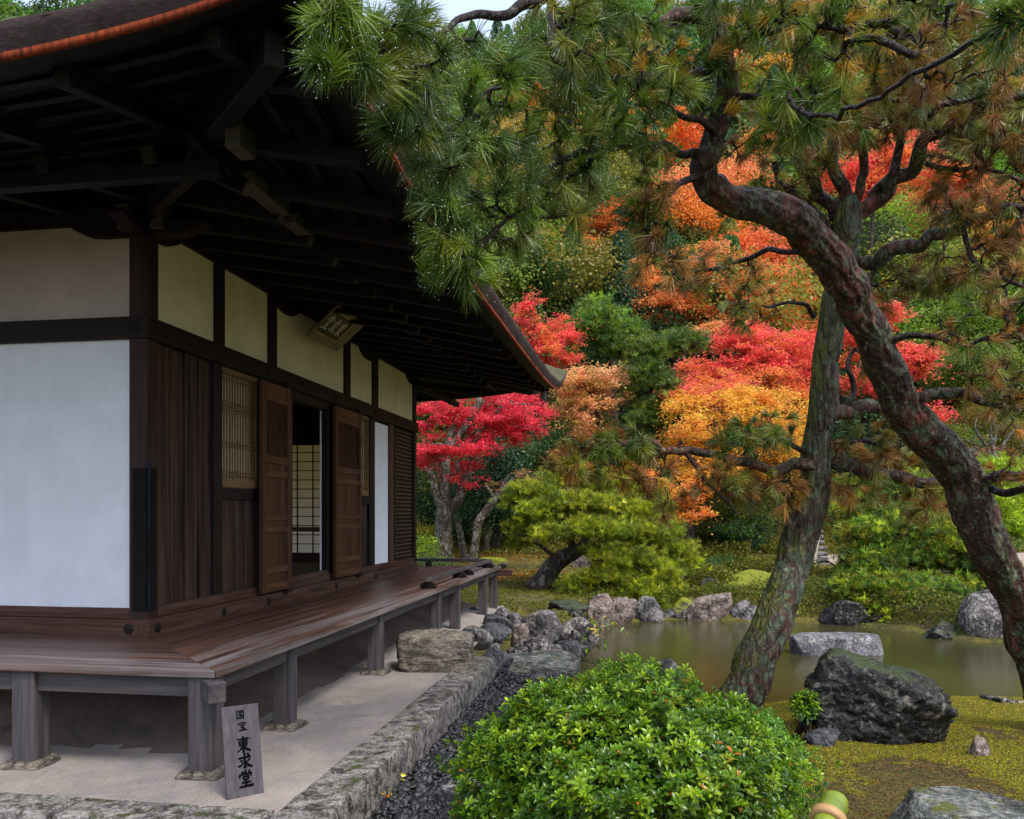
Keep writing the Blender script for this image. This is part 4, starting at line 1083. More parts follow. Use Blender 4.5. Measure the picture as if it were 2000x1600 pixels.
def grow(nodes, targets, seg=.12, wob=.25, rng=R, r0=.0035, ex=.42, up=0):
    """tie every target to the nearest wood with its own twig; returns segments and tip directions"""
    P_ = list(nodes); n0 = len(P_); A = np.zeros((n0 + len(targets) * 30, 3)); A[:n0] = nodes; n = n0
    par = [-1] * n0; tips = [0] * n0; tipd = np.zeros((len(targets), 3))
    order = np.argsort([np.min(np.sum((nodes - t) ** 2, 1)) for t in targets]); tipn = {}
    for o in order:
        t = targets[o]; d = np.sum((A[:n] - t) ** 2, 1); i = int(np.argmin(d)); L_ = math.sqrt(d[i]); m = int(min(28, max(2, math.ceil(L_ / seg))))
        p0 = A[i]; dr = rng.normal(size=3); dr -= unit(t - p0) * (dr @ unit(t - p0)); dr *= wob * L_ * .5; dr[2] += up * L_ * .3; last = i
        for k in range(1, m + 1):
            f = k / m; q = p0 + (t - p0) * f + dr * math.sin(f * math.pi) + (rng.normal(size=3) * seg * .16 if k < m else 0)
            if n >= len(A): A = np.vstack([A, np.zeros((4000, 3))])
            A[n] = q; par.append(last); tips.append(0); last = n; n += 1
        tipn[o] = last; tipd[o] = A[last] - A[par[last]]
    cnt = np.zeros(n)
    for o, i in tipn.items(): cnt[i] += 1
    for i in range(n - 1, n0 - 1, -1):
        if cnt[i] == 0: cnt[i] = 1
        if par[i] >= 0: cnt[par[i]] += cnt[i]
    idx = np.arange(n0, n); pr = np.array(par[n0:], int)
    rr = r0 * cnt ** ex
    r_par = np.where(pr >= n0, rr[pr], rr[idx] * 1.15)
    return A[pr], A[idx], np.minimum(r_par, rr[idx] * 1.6), rr[idx], unit(tipd)
def jit(c, rng, n, amt=.15):
    c = np.array(c, float); k = np.exp(rng.normal(0, amt, (n, 1))); return np.clip(c[None] * k * np.exp(rng.normal(0, amt * .35, (n, 3))), 0, .95)
def pick(pal, rng, n, amt=.18):
    pal = np.array(pal, float); return np.clip(pal[rng.integers(0, len(pal), n)] * np.exp(rng.normal(0, amt, (n, 1))), 0, .95)
def needles(centers, dirs, cols, n_per, length, width, rng, spread=1.0, droop=.15):
    m = len(centers); wild = np.exp(rng.normal(0, .22, (m, 1))); s, t = frame_of(dirs); d = unit(dirs)
    th = rng.uniform(0, 6.283, (m, n_per)); el = spread * wild * np.sqrt(rng.uniform(.02, 1, (m, n_per))) * 1.15
    dn = d[:, None] * np.cos(el)[..., None] + (s[:, None] * np.cos(th)[..., None] + t[:, None] * np.sin(th)[..., None]) * np.sin(el)[..., None]
    L_ = length[:, None] * rng.uniform(.7, 1.1, (m, n_per)) if isinstance(length, np.ndarray) else length * rng.uniform(.7, 1.1, (m, n_per))
    b0 = centers[:, None] - d[:, None] * (L_ * rng.uniform(0, .45, (m, n_per)))[..., None]
    tip = b0 + dn * L_[..., None]; tip[..., 2] -= droop * L_
    sd = unit(np.cross(dn, rng.normal(size=(m, n_per, 3)))) * (width / 2)
    mid = b0 + dn * (L_ * .55)[..., None]; mid[..., 2] -= droop * .2 * L_
    V = np.stack([b0 - sd, b0 + sd, mid + sd, tip, mid - sd], 2).reshape(-1, 3)
    k = m * n_per; b_ = np.arange(k)[:, None] * 5
    F = [np.concatenate([b_, b_ + 1, b_ + 2, b_ + 4], 1), np.concatenate([b_ + 4, b_ + 2, b_ + 3], 1)]
    C_ = np.repeat(cols[:, None], n_per, 1) * np.exp(rng.normal(0, .14, (m, n_per, 1)))
    C_ = np.repeat(np.clip(C_, 0, .95).reshape(-1, 1, 3), 5, 1).reshape(-1, 3)
    return V, F, C_, tip.reshape(-1, 3)
def leaves(centers, nrm, size, cols, rng, aspect=.62, fold=.18):
    n = len(centers); s, t = frame_of(nrm); a = rng.uniform(0, 6.283, n)[:, None]; nrm = unit(nrm)
    x = s * np.cos(a) + t * np.sin(a); y = np.cross(nrm, x); sz = (size * rng.uniform(.65, 1.25, n))[:, None]
    V = np.stack([centers - x * sz * .5, centers + y * sz * aspect * .5 + nrm * sz * fold, centers + x * sz * .5, centers - y * sz * aspect * .5 + nrm * sz * fold], 1).reshape(-1, 3)
    b_ = np.arange(n)[:, None] * 4; F = np.concatenate([b_, b_ + 1, b_ + 2, b_ + 3], 1)
    F = np.concatenate([F[:, [0, 1, 2]], F[:, [0, 2, 3]]])
    return V, F, np.repeat(cols[:, None], 4, 1).reshape(-1, 3)
def in_ell(c, r_, n, rng, shell=.35):
    d = unit(rng.normal(size=(n, 3))); k = rng.uniform(shell ** 3, 1, (n, 1)) ** (1 / 3); return np.array(c) + d * k * np.array(r_)

def crown_cloud(pads, kind, pal, n, size, rng, clump=26, seed_=0):
    """pads: (center, radii); leaves gathered in clumps on the pads, open between them"""
    vol = np.array([p[1][0] * p[1][1] + .3 * p[1][0] * p[1][2] for p in pads]); w = vol / vol.sum(); CC, NN, COL_ = [], [], []
    for (c, r_), ww in zip(pads, w):
        m = max(20, int(n * ww)); nc = max(3, m // (clump if kind != 'maple' else 20))
        cc = in_ell(c, r_, nc, rng, .45); tint = pick(pal, rng, nc, .3)
        if kind == 'maple': cc = c + (cc - c) * np.array([1.25, 1.25, 1.25]); cc[:, 2] -= .25 * r_[2] * np.sum(((cc - c) / r_)[:, :2] ** 2, 1)
        if kind == 'needle': cc[:, 2] = c[2] + np.where(cc[:, 2] < c[2], (cc[:, 2] - c[2]) * -.7, cc[:, 2] - c[2])
        out = unit((cc - np.array(c)) / np.array(r_))
        q = rng.integers(0, nc, m); sp = size * {'maple': 2.2, 'broad': 2.0, 'needle': 1.15}[kind]
        fl = .34 if kind == 'maple' else .7
        pos = cc[q] + rng.normal(size=(m, 3)) * sp * np.array([1, 1, fl])
        if kind == 'maple': nr = np.array([0, 0, 1.]) + rng.normal(0, .42, (m, 3)); pos[:, 2] -= .12 * np.sum((pos - cc[q])[:, :2] ** 2, 1) / max(sp, 1e-3)
        else: nr = out[q] * .8 + np.array([0, 0, .5]) + rng.normal(0, .6, (m, 3))
        col = tint[q] * np.exp(rng.normal(0, .16, (m, 1)))
        if kind == 'maple':              # lacy sprays: holes between them, hue drifting through the crown
            fq = .17 / size; g1 = fbm(pos * fq * np.array([1, 1, 1.9]) + seed_, 3, 5); g2 = fbm(pos * fq * .45 + 7 + seed_, 2, 9)
            pa = np.array(pal); hue = pa[np.clip(((g2 + .55) / 1.1 * len(pa)).astype(int), 0, len(pa) - 1)]
            col = hue * (.55) + col * .45; col = col * .93 + .05 * col.mean(1, keepdims=True) + .006; col = col * np.exp(rng.normal(0, .18, (m, 1)) + .5 * g1[:, None])
            kk = g1 > .07 + rng.normal(0, .05, m); pos, nr, col = pos[kk], nr[kk], col[kk]
        CC.append(pos); NN.append(nr); COL_.append(np.clip(col, 0, .95))
    return np.concatenate(CC), np.concatenate(NN), np.concatenate(COL_)
def pads_px(lst, Y, rng, dY=.6, flat=1.0):
    out = []
    for p in lst:
        y = Y + (p[4] if len(p) > 4 else rng.uniform(-dY, dY)); c = P(p[0], p[1], y); r1 = p[2] / FPX * y
        out.append((c, (r1, r1 * .9, p[3] / FPX * y * flat)))
    return out
def auto_pads(cx, cy, rx, ry, n, rng, pr=.36, flat=.55):
    out = []
    for i in range(n):
        a = rng.uniform(0, 6.283); k = math.sqrt(rng.uniform(0, 1)) * .8; out.append((cx + rx * k * math.cos(a), cy + ry * k * math.sin(a), rx * pr * rng.uniform(.75, 1.3), ry * pr * flat * rng.uniform(.8, 1.3) * 1.4, rng.uniform(-1, 1) * rx * .8 / 60))
    return out
def tree(name, label, cat, base_px, Y, pads, kind, pal, n, size, trunk_r, bark_='bark_d', seed=1, group=None, trunk_pts=None, limbs=(), nt=60, z0=None, leafmat='leaf', clump=26, dY=.6, tube_sides=14, tuft=None, parts_extra=None):
    rng = np.random.default_rng(seed); bx = (base_px - 1000) / FPX * Y; bz = h1(bx, Y) if z0 is None else z0
    base = np.array([bx, Y, bz]); root = empty(name, tuple(base), label, cat, group)
    pd = pads_px(pads, Y, rng, dY)
    ctr = np.mean([p[0] for p in pd], 0); top = max(p[0][2] for p in pd)
    if trunk_pts is None:
        tp = [base - [0, 0, .15]]; tgt = np.array([ctr[0], ctr[1], ctr[2] * .35 + top * .65])
        for f in (.25, .5, .75, 1): tp.append(base + (tgt - base) * f + rng.normal(size=3) * np.array([.12, .12, 0]) * np.linalg.norm(tgt - base) * .12)
        tr_ = [trunk_r * k for k in (1.25, 1, .8, .6, .3)]
    else:
        tp = [P(a, b_, Y + (e[0] if e else 0)) for a, b_, _, *e in trunk_pts]; tr_ = [w / 2 / FPX * Y for _, _, w, *e in trunk_pts]
    V, F, pth, rad = limb(np.array(tp) - base, tr_, .12, tube_sides, .09, seed)
    fast('trunk', V, F, M[bark_], root, smooth=True)
    nodes = [pth[len(pth) // 3:]]
    for k, lb in enumerate(limbs):
        lp = np.array([P(a, b_, Y + (e[0] if e else 0)) for a, b_, _, *e in lb]) - base; lr_ = [w / 2 / FPX * Y for _, _, w, *e in lb]
        V, F, p_, _ = limb(lp, lr_, .10, 8, .09, seed + k + 1); fast('limb', V, F, M[bark_], root, smooth=True); nodes.append(p_)
    nodes = np.concatenate(nodes)
    tg = np.concatenate([in_ell(np.array(c) - base, np.array(r_) * .75, max(2, int(nt / len(pd))), rng, .2) for c, r_ in pd])
    a, b_, ra, rb, td = grow(nodes, tg, seg=np.linalg.norm(tp[-1] - tp[0]) / 14, wob=.3, rng=rng, r0=trunk_r * .06)
    V, F = segs_mesh(a, b_, ra, rb, 4); fast('branches', V, F, M[bark_], root)
    if kind == 'needle':
        cc, nn, col = crown_cloud(pd, 'needle', pal, n, size, rng, clump=10)
        nn = unit(nn) + np.array([0, 0, 1.1]); k = tuft or 12
        V, F, C_, _ = needles(cc - base, nn, col, k, size * 1.25, size * (.085 if k < 20 else .055), rng, 1.0, .05)
        fast('crown', V, F, M['needle'], root, C_)
    else:
        cc, nn, col = crown_cloud(pd, kind, pal, int(n * (2.9 if kind == 'maple' else 1)), size * (.86 if kind == 'maple' else 1), rng, clump, seed * 1.7); V, F, C_ = leaves(cc - base, nn, size * (.86 if kind == 'maple' else 1), col, rng, .75 if kind == 'maple' else .55)
        fast('crown', V, F, M[leafmat], root, C_)
    return root
#@@PLANTS
# ---------------------------------------------------------------- the two near pines
GRN = [(.09, .16, .015), (.13, .21, .017), (.065, .12, .020), (.19, .23, .018)]
BLG = [(.075, .13, .03), (.10, .16, .04), (.13, .18, .025)]
YEL = [(.50, .30, .03), (.40, .24, .025), (.30, .25, .025)]
BRN = [(.28, .13, .028), (.21, .10, .028), (.17, .12, .025), (.36, .18, .035)]
OLV = [(.17, .185, .025), (.14, .17, .03), (.21, .20, .025)]
def near_pine(name, label, trunk, limbs_, clusters, Y0, bark_, seed, mats=('needle',), group=None, drops=.08, tw=.0032, clear=None, wob=.085):
    rng = np.random.default_rng(seed)
    tp = np.array([P(a, b_, y) for a, b_, w, y in trunk]); tr_ = [w / 2 / FPX * y for a, b_, w, y in trunk]
    base = tp[0].copy(); root = empty(name, tuple(base), label, 'tree', group); tr_ = [w * (.80 if seed == 11 else .86) for w in tr_]
    tq, tqr = smooth_path(tp - base, tr_, .16); tq[2:-2] += rng.normal(size=(len(tq) - 4, 3)) * tqr[2:-2, None] * wob; tqr = tqr * (1 + wob * .5 * rng.normal(size=len(tqr)))
    V, F, pth, _ = limb(tq, tqr, .016, 84, .20, seed, 11.); fast('trunk', V, F, M[bark_], root, smooth=True)
    nodes = [pth[len(pth) // 4::3]]
    for k, lb in enumerate(limbs_):
        lp = np.array([P(a, b_, y) for a, b_, w, y in lb]) - base; lr_ = [w * .8 / 2 / FPX * y for a, b_, w, y in lb]
        q, qr = smooth_path(lp, lr_, .10); q[1:-1] += rng.normal(size=(len(q) - 2, 3)) * qr[1:-1, None] * .45
        V, F, p_, _ = limb(q, qr, .03, 22, .14, seed + 3 * k + 1, 9.); fast('limb', V, F, M['bark_a' if lr_[0] > .04 else 'twig'], root, smooth=True); nodes.append(p_[::2])
    nodes = np.concatenate(nodes); T, CO, LN, SP = [], [], [], []
    for (px, py, rx, ry, y, n, pal, ln) in clusters:
        r1 = rx / FPX * y; c = P(px, py, y) - base
        n = int(n * (.62 if px < 1000 else .78)); p = in_ell(c, (r1 * 1.1, r1 * 1.1, ry / FPX * y * 1.1), n, rng, .1)
        col = pick(pal, rng, n, .22)
        T.append(p); CO.append(col); LN.append(np.full(n, ln))
    T = np.concatenate(T); CO = np.concatenate(CO); LN = np.concatenate(LN)
    if clear is not None:            # boughs carry their needles outward, away from the bare stem
        A_ = T + base; q = np.array(clear); c0, c1 = q[:-1], q[1:]; dmin = np.full(len(T), 9.)
        for a0_, a1_ in zip(c0, c1):
            w_ = a1_ - a0_; t = np.clip(((A_ - a0_) * [1, .25, 1]) @ (w_ * [1, .25, 1]) / ((w_ * [1, .25, 1]) @ (w_ * [1, .25, 1])), 0, 1); dv = (A_ - a0_ - t[:, None] * w_); dmin = np.minimum(dmin, np.where(dv[:, 1] < .1, np.linalg.norm(dv * [1, .25, 1], axis=1), 9.))
        k_ = (dmin > .22) ; T, CO, LN = T[k_], CO[k_], LN[k_]
    a, b_, ra, rb, td = grow(nodes, T, seg=.06, wob=.45, rng=rng, r0=.0040, ex=.43, up=.1)
    V, F = segs_mesh(a, b_, ra, rb, 5); fast('twigs', V, F, M['twig'], root)
    dirs = unit(td + np.array([0, 0, .1]) + rng.normal(0, .45, td.shape))
    V, F, C_, tips = needles(T, dirs, CO, 74, LN * .88 * np.exp(rng.normal(0, .20, len(LN))), tw, rng, .80, .16)
    fast('needles', V, F, M['needle'], root, C_)
    # second, tighter brush at every tip
    if drops:
        m = rng.uniform(size=len(tips)) < drops * .6 * np.clip(5.5 / (tips + base)[:, 1], .15, 1.6); tp_ = tips[m]; n = len(tp_)
        o8 = np.array([(1, 0, 0), (-1, 0, 0), (0, 1, 0), (0, -1, 0), (0, 0, 1), (0, 0, -1.3)], float); f8 = np.array([(0, 2, 4), (2, 1, 4), (1, 3, 4), (3, 0, 4), (2, 0, 5), (1, 2, 5), (3, 1, 5), (0, 3, 5)])
        V = (tp_[:, None] + o8[None] * (.0024 * rng.uniform(.7, 1.3, (n, 1, 1)))).reshape(-1, 3); F = (f8[None] + (np.arange(n) * 6)[:, None, None]).reshape(-1, 3)
        tag(fast('rain_drops', V, F, M['drop'], root, smooth=True), kind='stuff')
    return root

near_pine('pine_tree', 'gnarled red-barked pine twisting up from the right edge, its boughs hanging over the hall roof',
    [(2075, 1440, 96, 7.2), (2012, 1255, 84, 7.15), (1984, 1165, 84, 7.1), (1940, 1075, 92, 7.0), (1905, 1005, 92, 6.95), (1882, 935, 88, 6.9), (1832, 872, 86, 6.85), (1783, 828, 86, 6.8), (1745, 768, 84, 6.7),
     (1724, 705, 80, 6.6), (1700, 650, 78, 6.5), (1668, 592, 82, 6.4), (1642, 542, 90, 6.3), (1600, 490, 86, 6.2), (1558, 438, 80, 6.05), (1508, 408, 72, 5.9), (1440, 396, 66, 5.75), (1392, 372, 68, 5.6),
     (1374, 325, 62, 5.5), (1392, 268, 56, 5.45), (1418, 205, 54, 5.4), (1416, 140, 48, 5.35), (1408, 85, 44, 5.3), (1390, 38, 42, 5.25), (1340, 30, 40, 5.2), (1300, 45, 38, 5.15), (1282, 62, 34, 5.1)],
    [[(1290, 50, 24, 5.1), (1240, 45, 16, 5.0), (1190, 38, 14, 4.9), (1140, 18, 14, 4.8), (1090, -20, 16, 4.7)],
     [(1090, -20, 30, 4.7), (1020, 8, 24, 4.5), (965, 32, 20, 4.4), (905, 30, 17, 4.3), (862, 62, 13, 4.1), (800, 88, 9, 3.9), (720, 120, 7, 3.6), (660, 110, 5, 3.3)],
     [(1085, -30, 22, 4.7), (1076, 60, 18, 4.6), (1040, 112, 14, 4.5), (1000, 145, 9, 4.4), (950, 180, 7, 4.3), (880, 260, 6, 4.1)],
     [(1400, 130, 22, 5.3), (1330, 150, 18, 5.1), (1270, 150, 20, 5.0), (1232, 185, 14, 4.9)],
     [(1376, 310, 24, 5.5), (1300, 285, 18, 5.3), (1210, 288, 16, 5.1), (1130, 300, 17, 4.9), (1066, 335, 13, 4.7), (1035, 395, 11, 4.5), (985, 432, 9, 4.4), (940, 480, 7, 4.3), (890, 520, 5, 4.2)],
     [(1130, 300, 12, 4.9), (1140, 370, 10, 4.9), (1090, 420, 9, 4.8), (1010, 425, 7, 4.6)],
     [(1400, 262, 20, 5.4), (1340, 230, 14, 5.2), (1290, 200, 10, 5.1), (1180, 130, 8, 5.0)],
     [(1410, 100, 22, 5.3), (1470, 70, 14, 5.1), (1560, 50, 11, 5.0), (1650, 60, 8, 4.9)],
     [(1420, 200, 22, 5.4), (1480, 190, 14, 5.2), (1560, 210, 9, 5.0), (1620, 190, 7, 4.9)],
     [(1560, 492, 14, 6.1), (1500, 490, 13, 6.3), (1455, 508, 11, 6.5), (1400, 524, 9, 6.6), (1350, 530, 7, 6.7)],
     [(1720, 668, 20, 6.55), (1775, 655, 16, 6.4), (1835, 662, 13, 6.3), (1890, 680, 9, 6.2)],
     [(1762, 790, 26, 6.75), (1830, 772, 26, 6.6), (1890, 768, 22, 6.5), (1935, 792, 14, 6.4), (1990, 800, 9, 6.3)],
     [(1900, 960, 24, 6.9), (1950, 935, 26, 6.7), (2015, 930, 20, 6.5)], [(1925, 945, 18, 6.8), (1965, 962, 20, 6.7), (2030, 950, 14, 6.5)],
     [(1375, 340, 22, 5.5), (1330, 360, 14, 5.35), (1290, 400, 10, 5.3), (1262, 450, 8, 5.2)]],
    [(655, 60, 60, 55, 3.15, 30, GRN, .15), (690, 135, 60, 45, 3.25, 30, GRN, .15), (640, 110, 30, 40, 3.1, 12, GRN, .15), (790, 110, 90, 90, 3.65, 60, GRN, .15), (740, 40, 90, 40, 3.5, 26, GRN, .15),
     (790, 225, 60, 50, 3.7, 36, GRN, .15), (860, 290, 75, 60, 3.95, 46, BLG, .15), (850, 370, 45, 50, 3.95, 26, BLG, .15), (872, 440, 42, 50, 4.0, 30, GRN, .15), (880, 505, 65, 32, 4.05, 34, GRN, .15),
     (945, 190, 110, 100, 4.25, 80, GRN, .15), (960, 320, 95, 75, 4.35, 66, BLG, .15), (985, 440, 70, 60, 4.5, 40, OLV + GRN, .15), (930, 540, 30, 25, 4.2, 6, GRN, .14), (1100, 110, 110, 95, 4.6, 80, GRN + OLV, .15),
     (1115, 240, 105, 85, 4.7, 80, GRN, .15), (1110, 380, 75, 60, 4.8, 36, GRN + OLV, .15), (1245, 105, 105, 90, 4.9, 70, GRN + YEL[:1], .15), (1275, 235, 95, 70, 5.0, 56, GRN, .15), (1262, 420, 45, 80, 5.2, 40, GRN + BRN[:2], .15),
     (1290, 520, 55, 40, 5.3, 20, BLG + BRN, .15), (1300, 340, 50, 50, 5.2, 20, GRN + BRN, .15), (1475, 110, 110, 95, 5.0, 80, GRN + YEL, .15), (1550, 225, 90, 60, 4.95, 60, GRN, .155), (1500, 300, 90, 50, 5.2, 30, GRN + BRN, .15),
     (1635, 80, 110, 90, 5.1, 76, YEL + GRN, .15), (1640, 190, 90, 60, 5.2, 36, BRN + GRN, .15), (1750, 120, 110, 100, 5.5, 66, BRN + YEL, .15), (1400, 30, 90, 50, 5.0, 34, GRN, .15), (1560, 20, 120, 50, 5.1, 50, GRN + YEL, .15),
     (1900, 105, 110, 90, 4.9, 66, GRN + YEL + BRN, .15), (1830, 40, 110, 60, 5.2, 44, BRN + GRN, .15), (1965, 50, 50, 45, 3.0, 16, GRN, .15), (1340, 170, 70, 60, 5.3, 34, GRN, .15), (1345, 525, 50, 40, 6.7, 22, GRN + BRN, .15), (1430, 540, 60, 30, 6.5, 12, BRN + OLV, .15),
     (1900, 640, 80, 60, 6.2, 34, BRN + GRN, .15), (1960, 760, 60, 70, 6.3, 34, BRN + OLV, .15), (1990, 560, 60, 60, 6.3, 24, BRN + OLV, .15), (1990, 880, 50, 60, 6.5, 16, BRN, .15), (1180, 40, 90, 50, 4.8, 36, GRN, .15)],
    7.0, 'bark_a', 11, clear=[P(1660, 590, 6.3), P(1560, 440, 5.7), P(1440, 396, 5.4), P(1385, 360, 5.2), P(1385, 270, 5.1), P(1420, 190, 5.1), P(1410, 110, 5.0)])

near_pine('pine_tree', 'straighter moss-flanked pine on the near bank, forking into many boughs behind the gnarled one',
    [(1436, 1385, 104, 8.1), (1464, 1325, 92, 8.15), (1494, 1250, 80, 8.25), (1524, 1180, 75, 8.4), (1552, 1100, 74, 8.6), (1568, 1040, 80, 8.6), (1588, 965, 68, 8.55), (1598, 885, 64, 8.5), (1606, 800, 58, 8.4), (1616, 705, 55, 8.3),
     (1625, 620, 52, 8.2), (1638, 555, 52, 8.1), (1650, 495, 52, 8.0), (1656, 425, 58, 7.9), (1654, 385, 40, 7.9)],
    [[(1650, 430, 30, 7.9), (1600, 390, 30, 7.9), (1570, 330, 28, 7.8), (1548, 280, 22, 7.8), (1540, 230, 16, 7.7)],
     [(1640, 470, 24, 8.0), (1575, 400, 20, 7.9), (1530, 360, 16, 7.9), (1512, 318, 14, 7.8)],
     [(1648, 400, 32, 7.9), (1636, 340, 28, 7.8), (1628, 280, 26, 7.8), (1645, 235, 18, 7.7), (1660, 180, 12, 7.6)],
     [(1668, 400, 24, 7.9), (1686, 350, 22, 7.8), (1690, 300, 22, 7.7), (1660, 255, 16, 7.6), (1640, 200, 11, 7.5)],
     [(1672, 420, 36, 7.9), (1722, 375, 34, 7.8), (1790, 310, 30, 7.6), (1835, 255, 26, 7.4), (1900, 210, 20, 7.2), (2010, 185, 16, 7.0)],
     [(1830, 262, 18, 7.4), (1822, 215, 14, 7.3), (1880, 200, 11, 7.2), (1960, 170, 9, 7.1)],
     [(1700, 385, 26, 7.9), (1745, 340, 24, 7.7), (1756, 280, 18, 7.6), (1735, 220, 12, 7.5)],
     [(1668, 515, 30, 8.0), (1740, 498, 32, 7.8), (1820, 466, 27, 7.6), (1900, 428, 22, 7.4), (2015, 405, 18, 7.2)],
     [(1880, 440, 14, 7.4), (1900, 510, 12, 7.3), (1950, 540, 10, 7.2), (2000, 560, 8, 7.1)], [(1780, 310, 14, 7.6), (1850, 330, 12, 7.5), (1930, 330, 10, 7.4), (2005, 360, 8, 7.3)],
     [(1618, 815, 30, 8.4), (1660, 800, 34, 8.5), (1720, 792, 30, 8.6), (1800, 775, 24, 8.6)], [(1645, 800, 14, 8.5), (1668, 760, 13, 8.5), (1652, 715, 12, 8.5), (1670, 680, 10, 8.5)],
     [(1600, 908, 34, 8.5), (1540, 912, 27, 8.4), (1480, 910, 25, 8.3), (1410, 888, 22, 8.2), (1350, 880, 19, 8.1), (1292, 882, 17, 8.0), (1262, 862, 15, 7.9), (1225, 866, 12, 7.8), (1180, 882, 10, 7.7), (1130, 890, 7, 7.6)],
     [(1585, 885, 14, 8.5), (1520, 862, 11, 8.3), (1488, 862, 9, 8.2), (1452, 888, 7, 8.1)], [(1530, 912, 12, 8.4), (1490, 950, 9, 8.3), (1440, 960, 7, 8.2)],
     [(1340, 885, 12, 8.1), (1370, 930, 9, 8.0), (1410, 970, 7, 7.9), (1440, 1005, 5, 7.8)], [(1625, 900, 34, 8.5), (1700, 922, 32, 8.4), (1780, 944, 28, 8.3), (1850, 958, 24, 8.2), (1900, 955, 16, 8.1)],
     [(1630, 870, 16, 8.5), (1680, 862, 12, 8.4), (1740, 880, 9, 8.4)], [(1590, 620, 12, 8.2), (1560, 590, 9, 8.0), (1500, 600, 7, 7.9)]],
    [(1130, 900, 70, 45, 7.6, 46, YEL + BRN + OLV, .17), (1200, 870, 70, 36, 7.7, 40, OLV + GRN, .17), (1240, 925, 70, 30, 7.8, 26, YEL + BRN, .17), (1290, 960, 50, 50, 7.9, 22, OLV + BRN, .16), (1440, 860, 50, 36, 8.1, 30, BLG + OLV, .17),
     (1500, 840, 60, 32, 8.2, 30, BLG + OLV, .17), (1400, 940, 50, 40, 8.0, 26, OLV + BRN, .17), (1470, 950, 60, 36, 8.2, 30, OLV + BRN, .17), (1530, 965, 45, 36, 8.3, 20, OLV + BRN, .17), (1690, 870, 60, 40, 8.4, 34, BRN + OLV + BLG, .17),
     (1760, 890, 50, 40, 8.4, 28, BRN + OLV, .17), (1720, 960, 80, 30, 8.3, 34, BRN + OLV, .17), (1820, 985, 70, 30, 8.2, 26, BRN + OLV, .17), (1460, 600, 60, 40, 7.9, 20, BRN + OLV, .16), (1700, 700, 40, 40, 8.6, 14, OLV + BRN, .16),
     (1560, 330, 80, 60, 7.6, 46, BRN + OLV, .17), (1620, 240, 90, 60, 7.5, 60, BRN + GRN, .17), (1560, 250, 70, 50, 7.6, 36, GRN + BRN, .17), (1720, 220, 90, 60, 7.4, 60, BRN + OLV, .17), (1850, 180, 100, 70, 7.2, 70, BRN + OLV, .17),
     (1960, 180, 80, 70, 7.0, 46, BRN + OLV, .17), (1890, 280, 90, 50, 7.2, 50, BRN + OLV, .17), (1975, 300, 60, 60, 7.1, 36, BRN, .17), (1950, 420, 80, 50, 7.2, 40, BRN + OLV, .17), (1850, 400, 60, 40, 7.5, 24, BRN, .17),
     (1800, 540, 80, 40, 7.7, 30, BRN + OLV, .17), (1900, 540, 80, 40, 7.4, 32, BRN + OLV, .17), (1730, 570, 50, 30, 7.8, 12, BRN + OLV, .17), (1460, 400, 50, 40, 7.8, 12, BRN + OLV, .16), (1960, 490, 60, 40, 7.2, 24, BRN, .17)],
    8.6, 'bark_b', 23, drops=.05, tw=.0050, wob=.05)

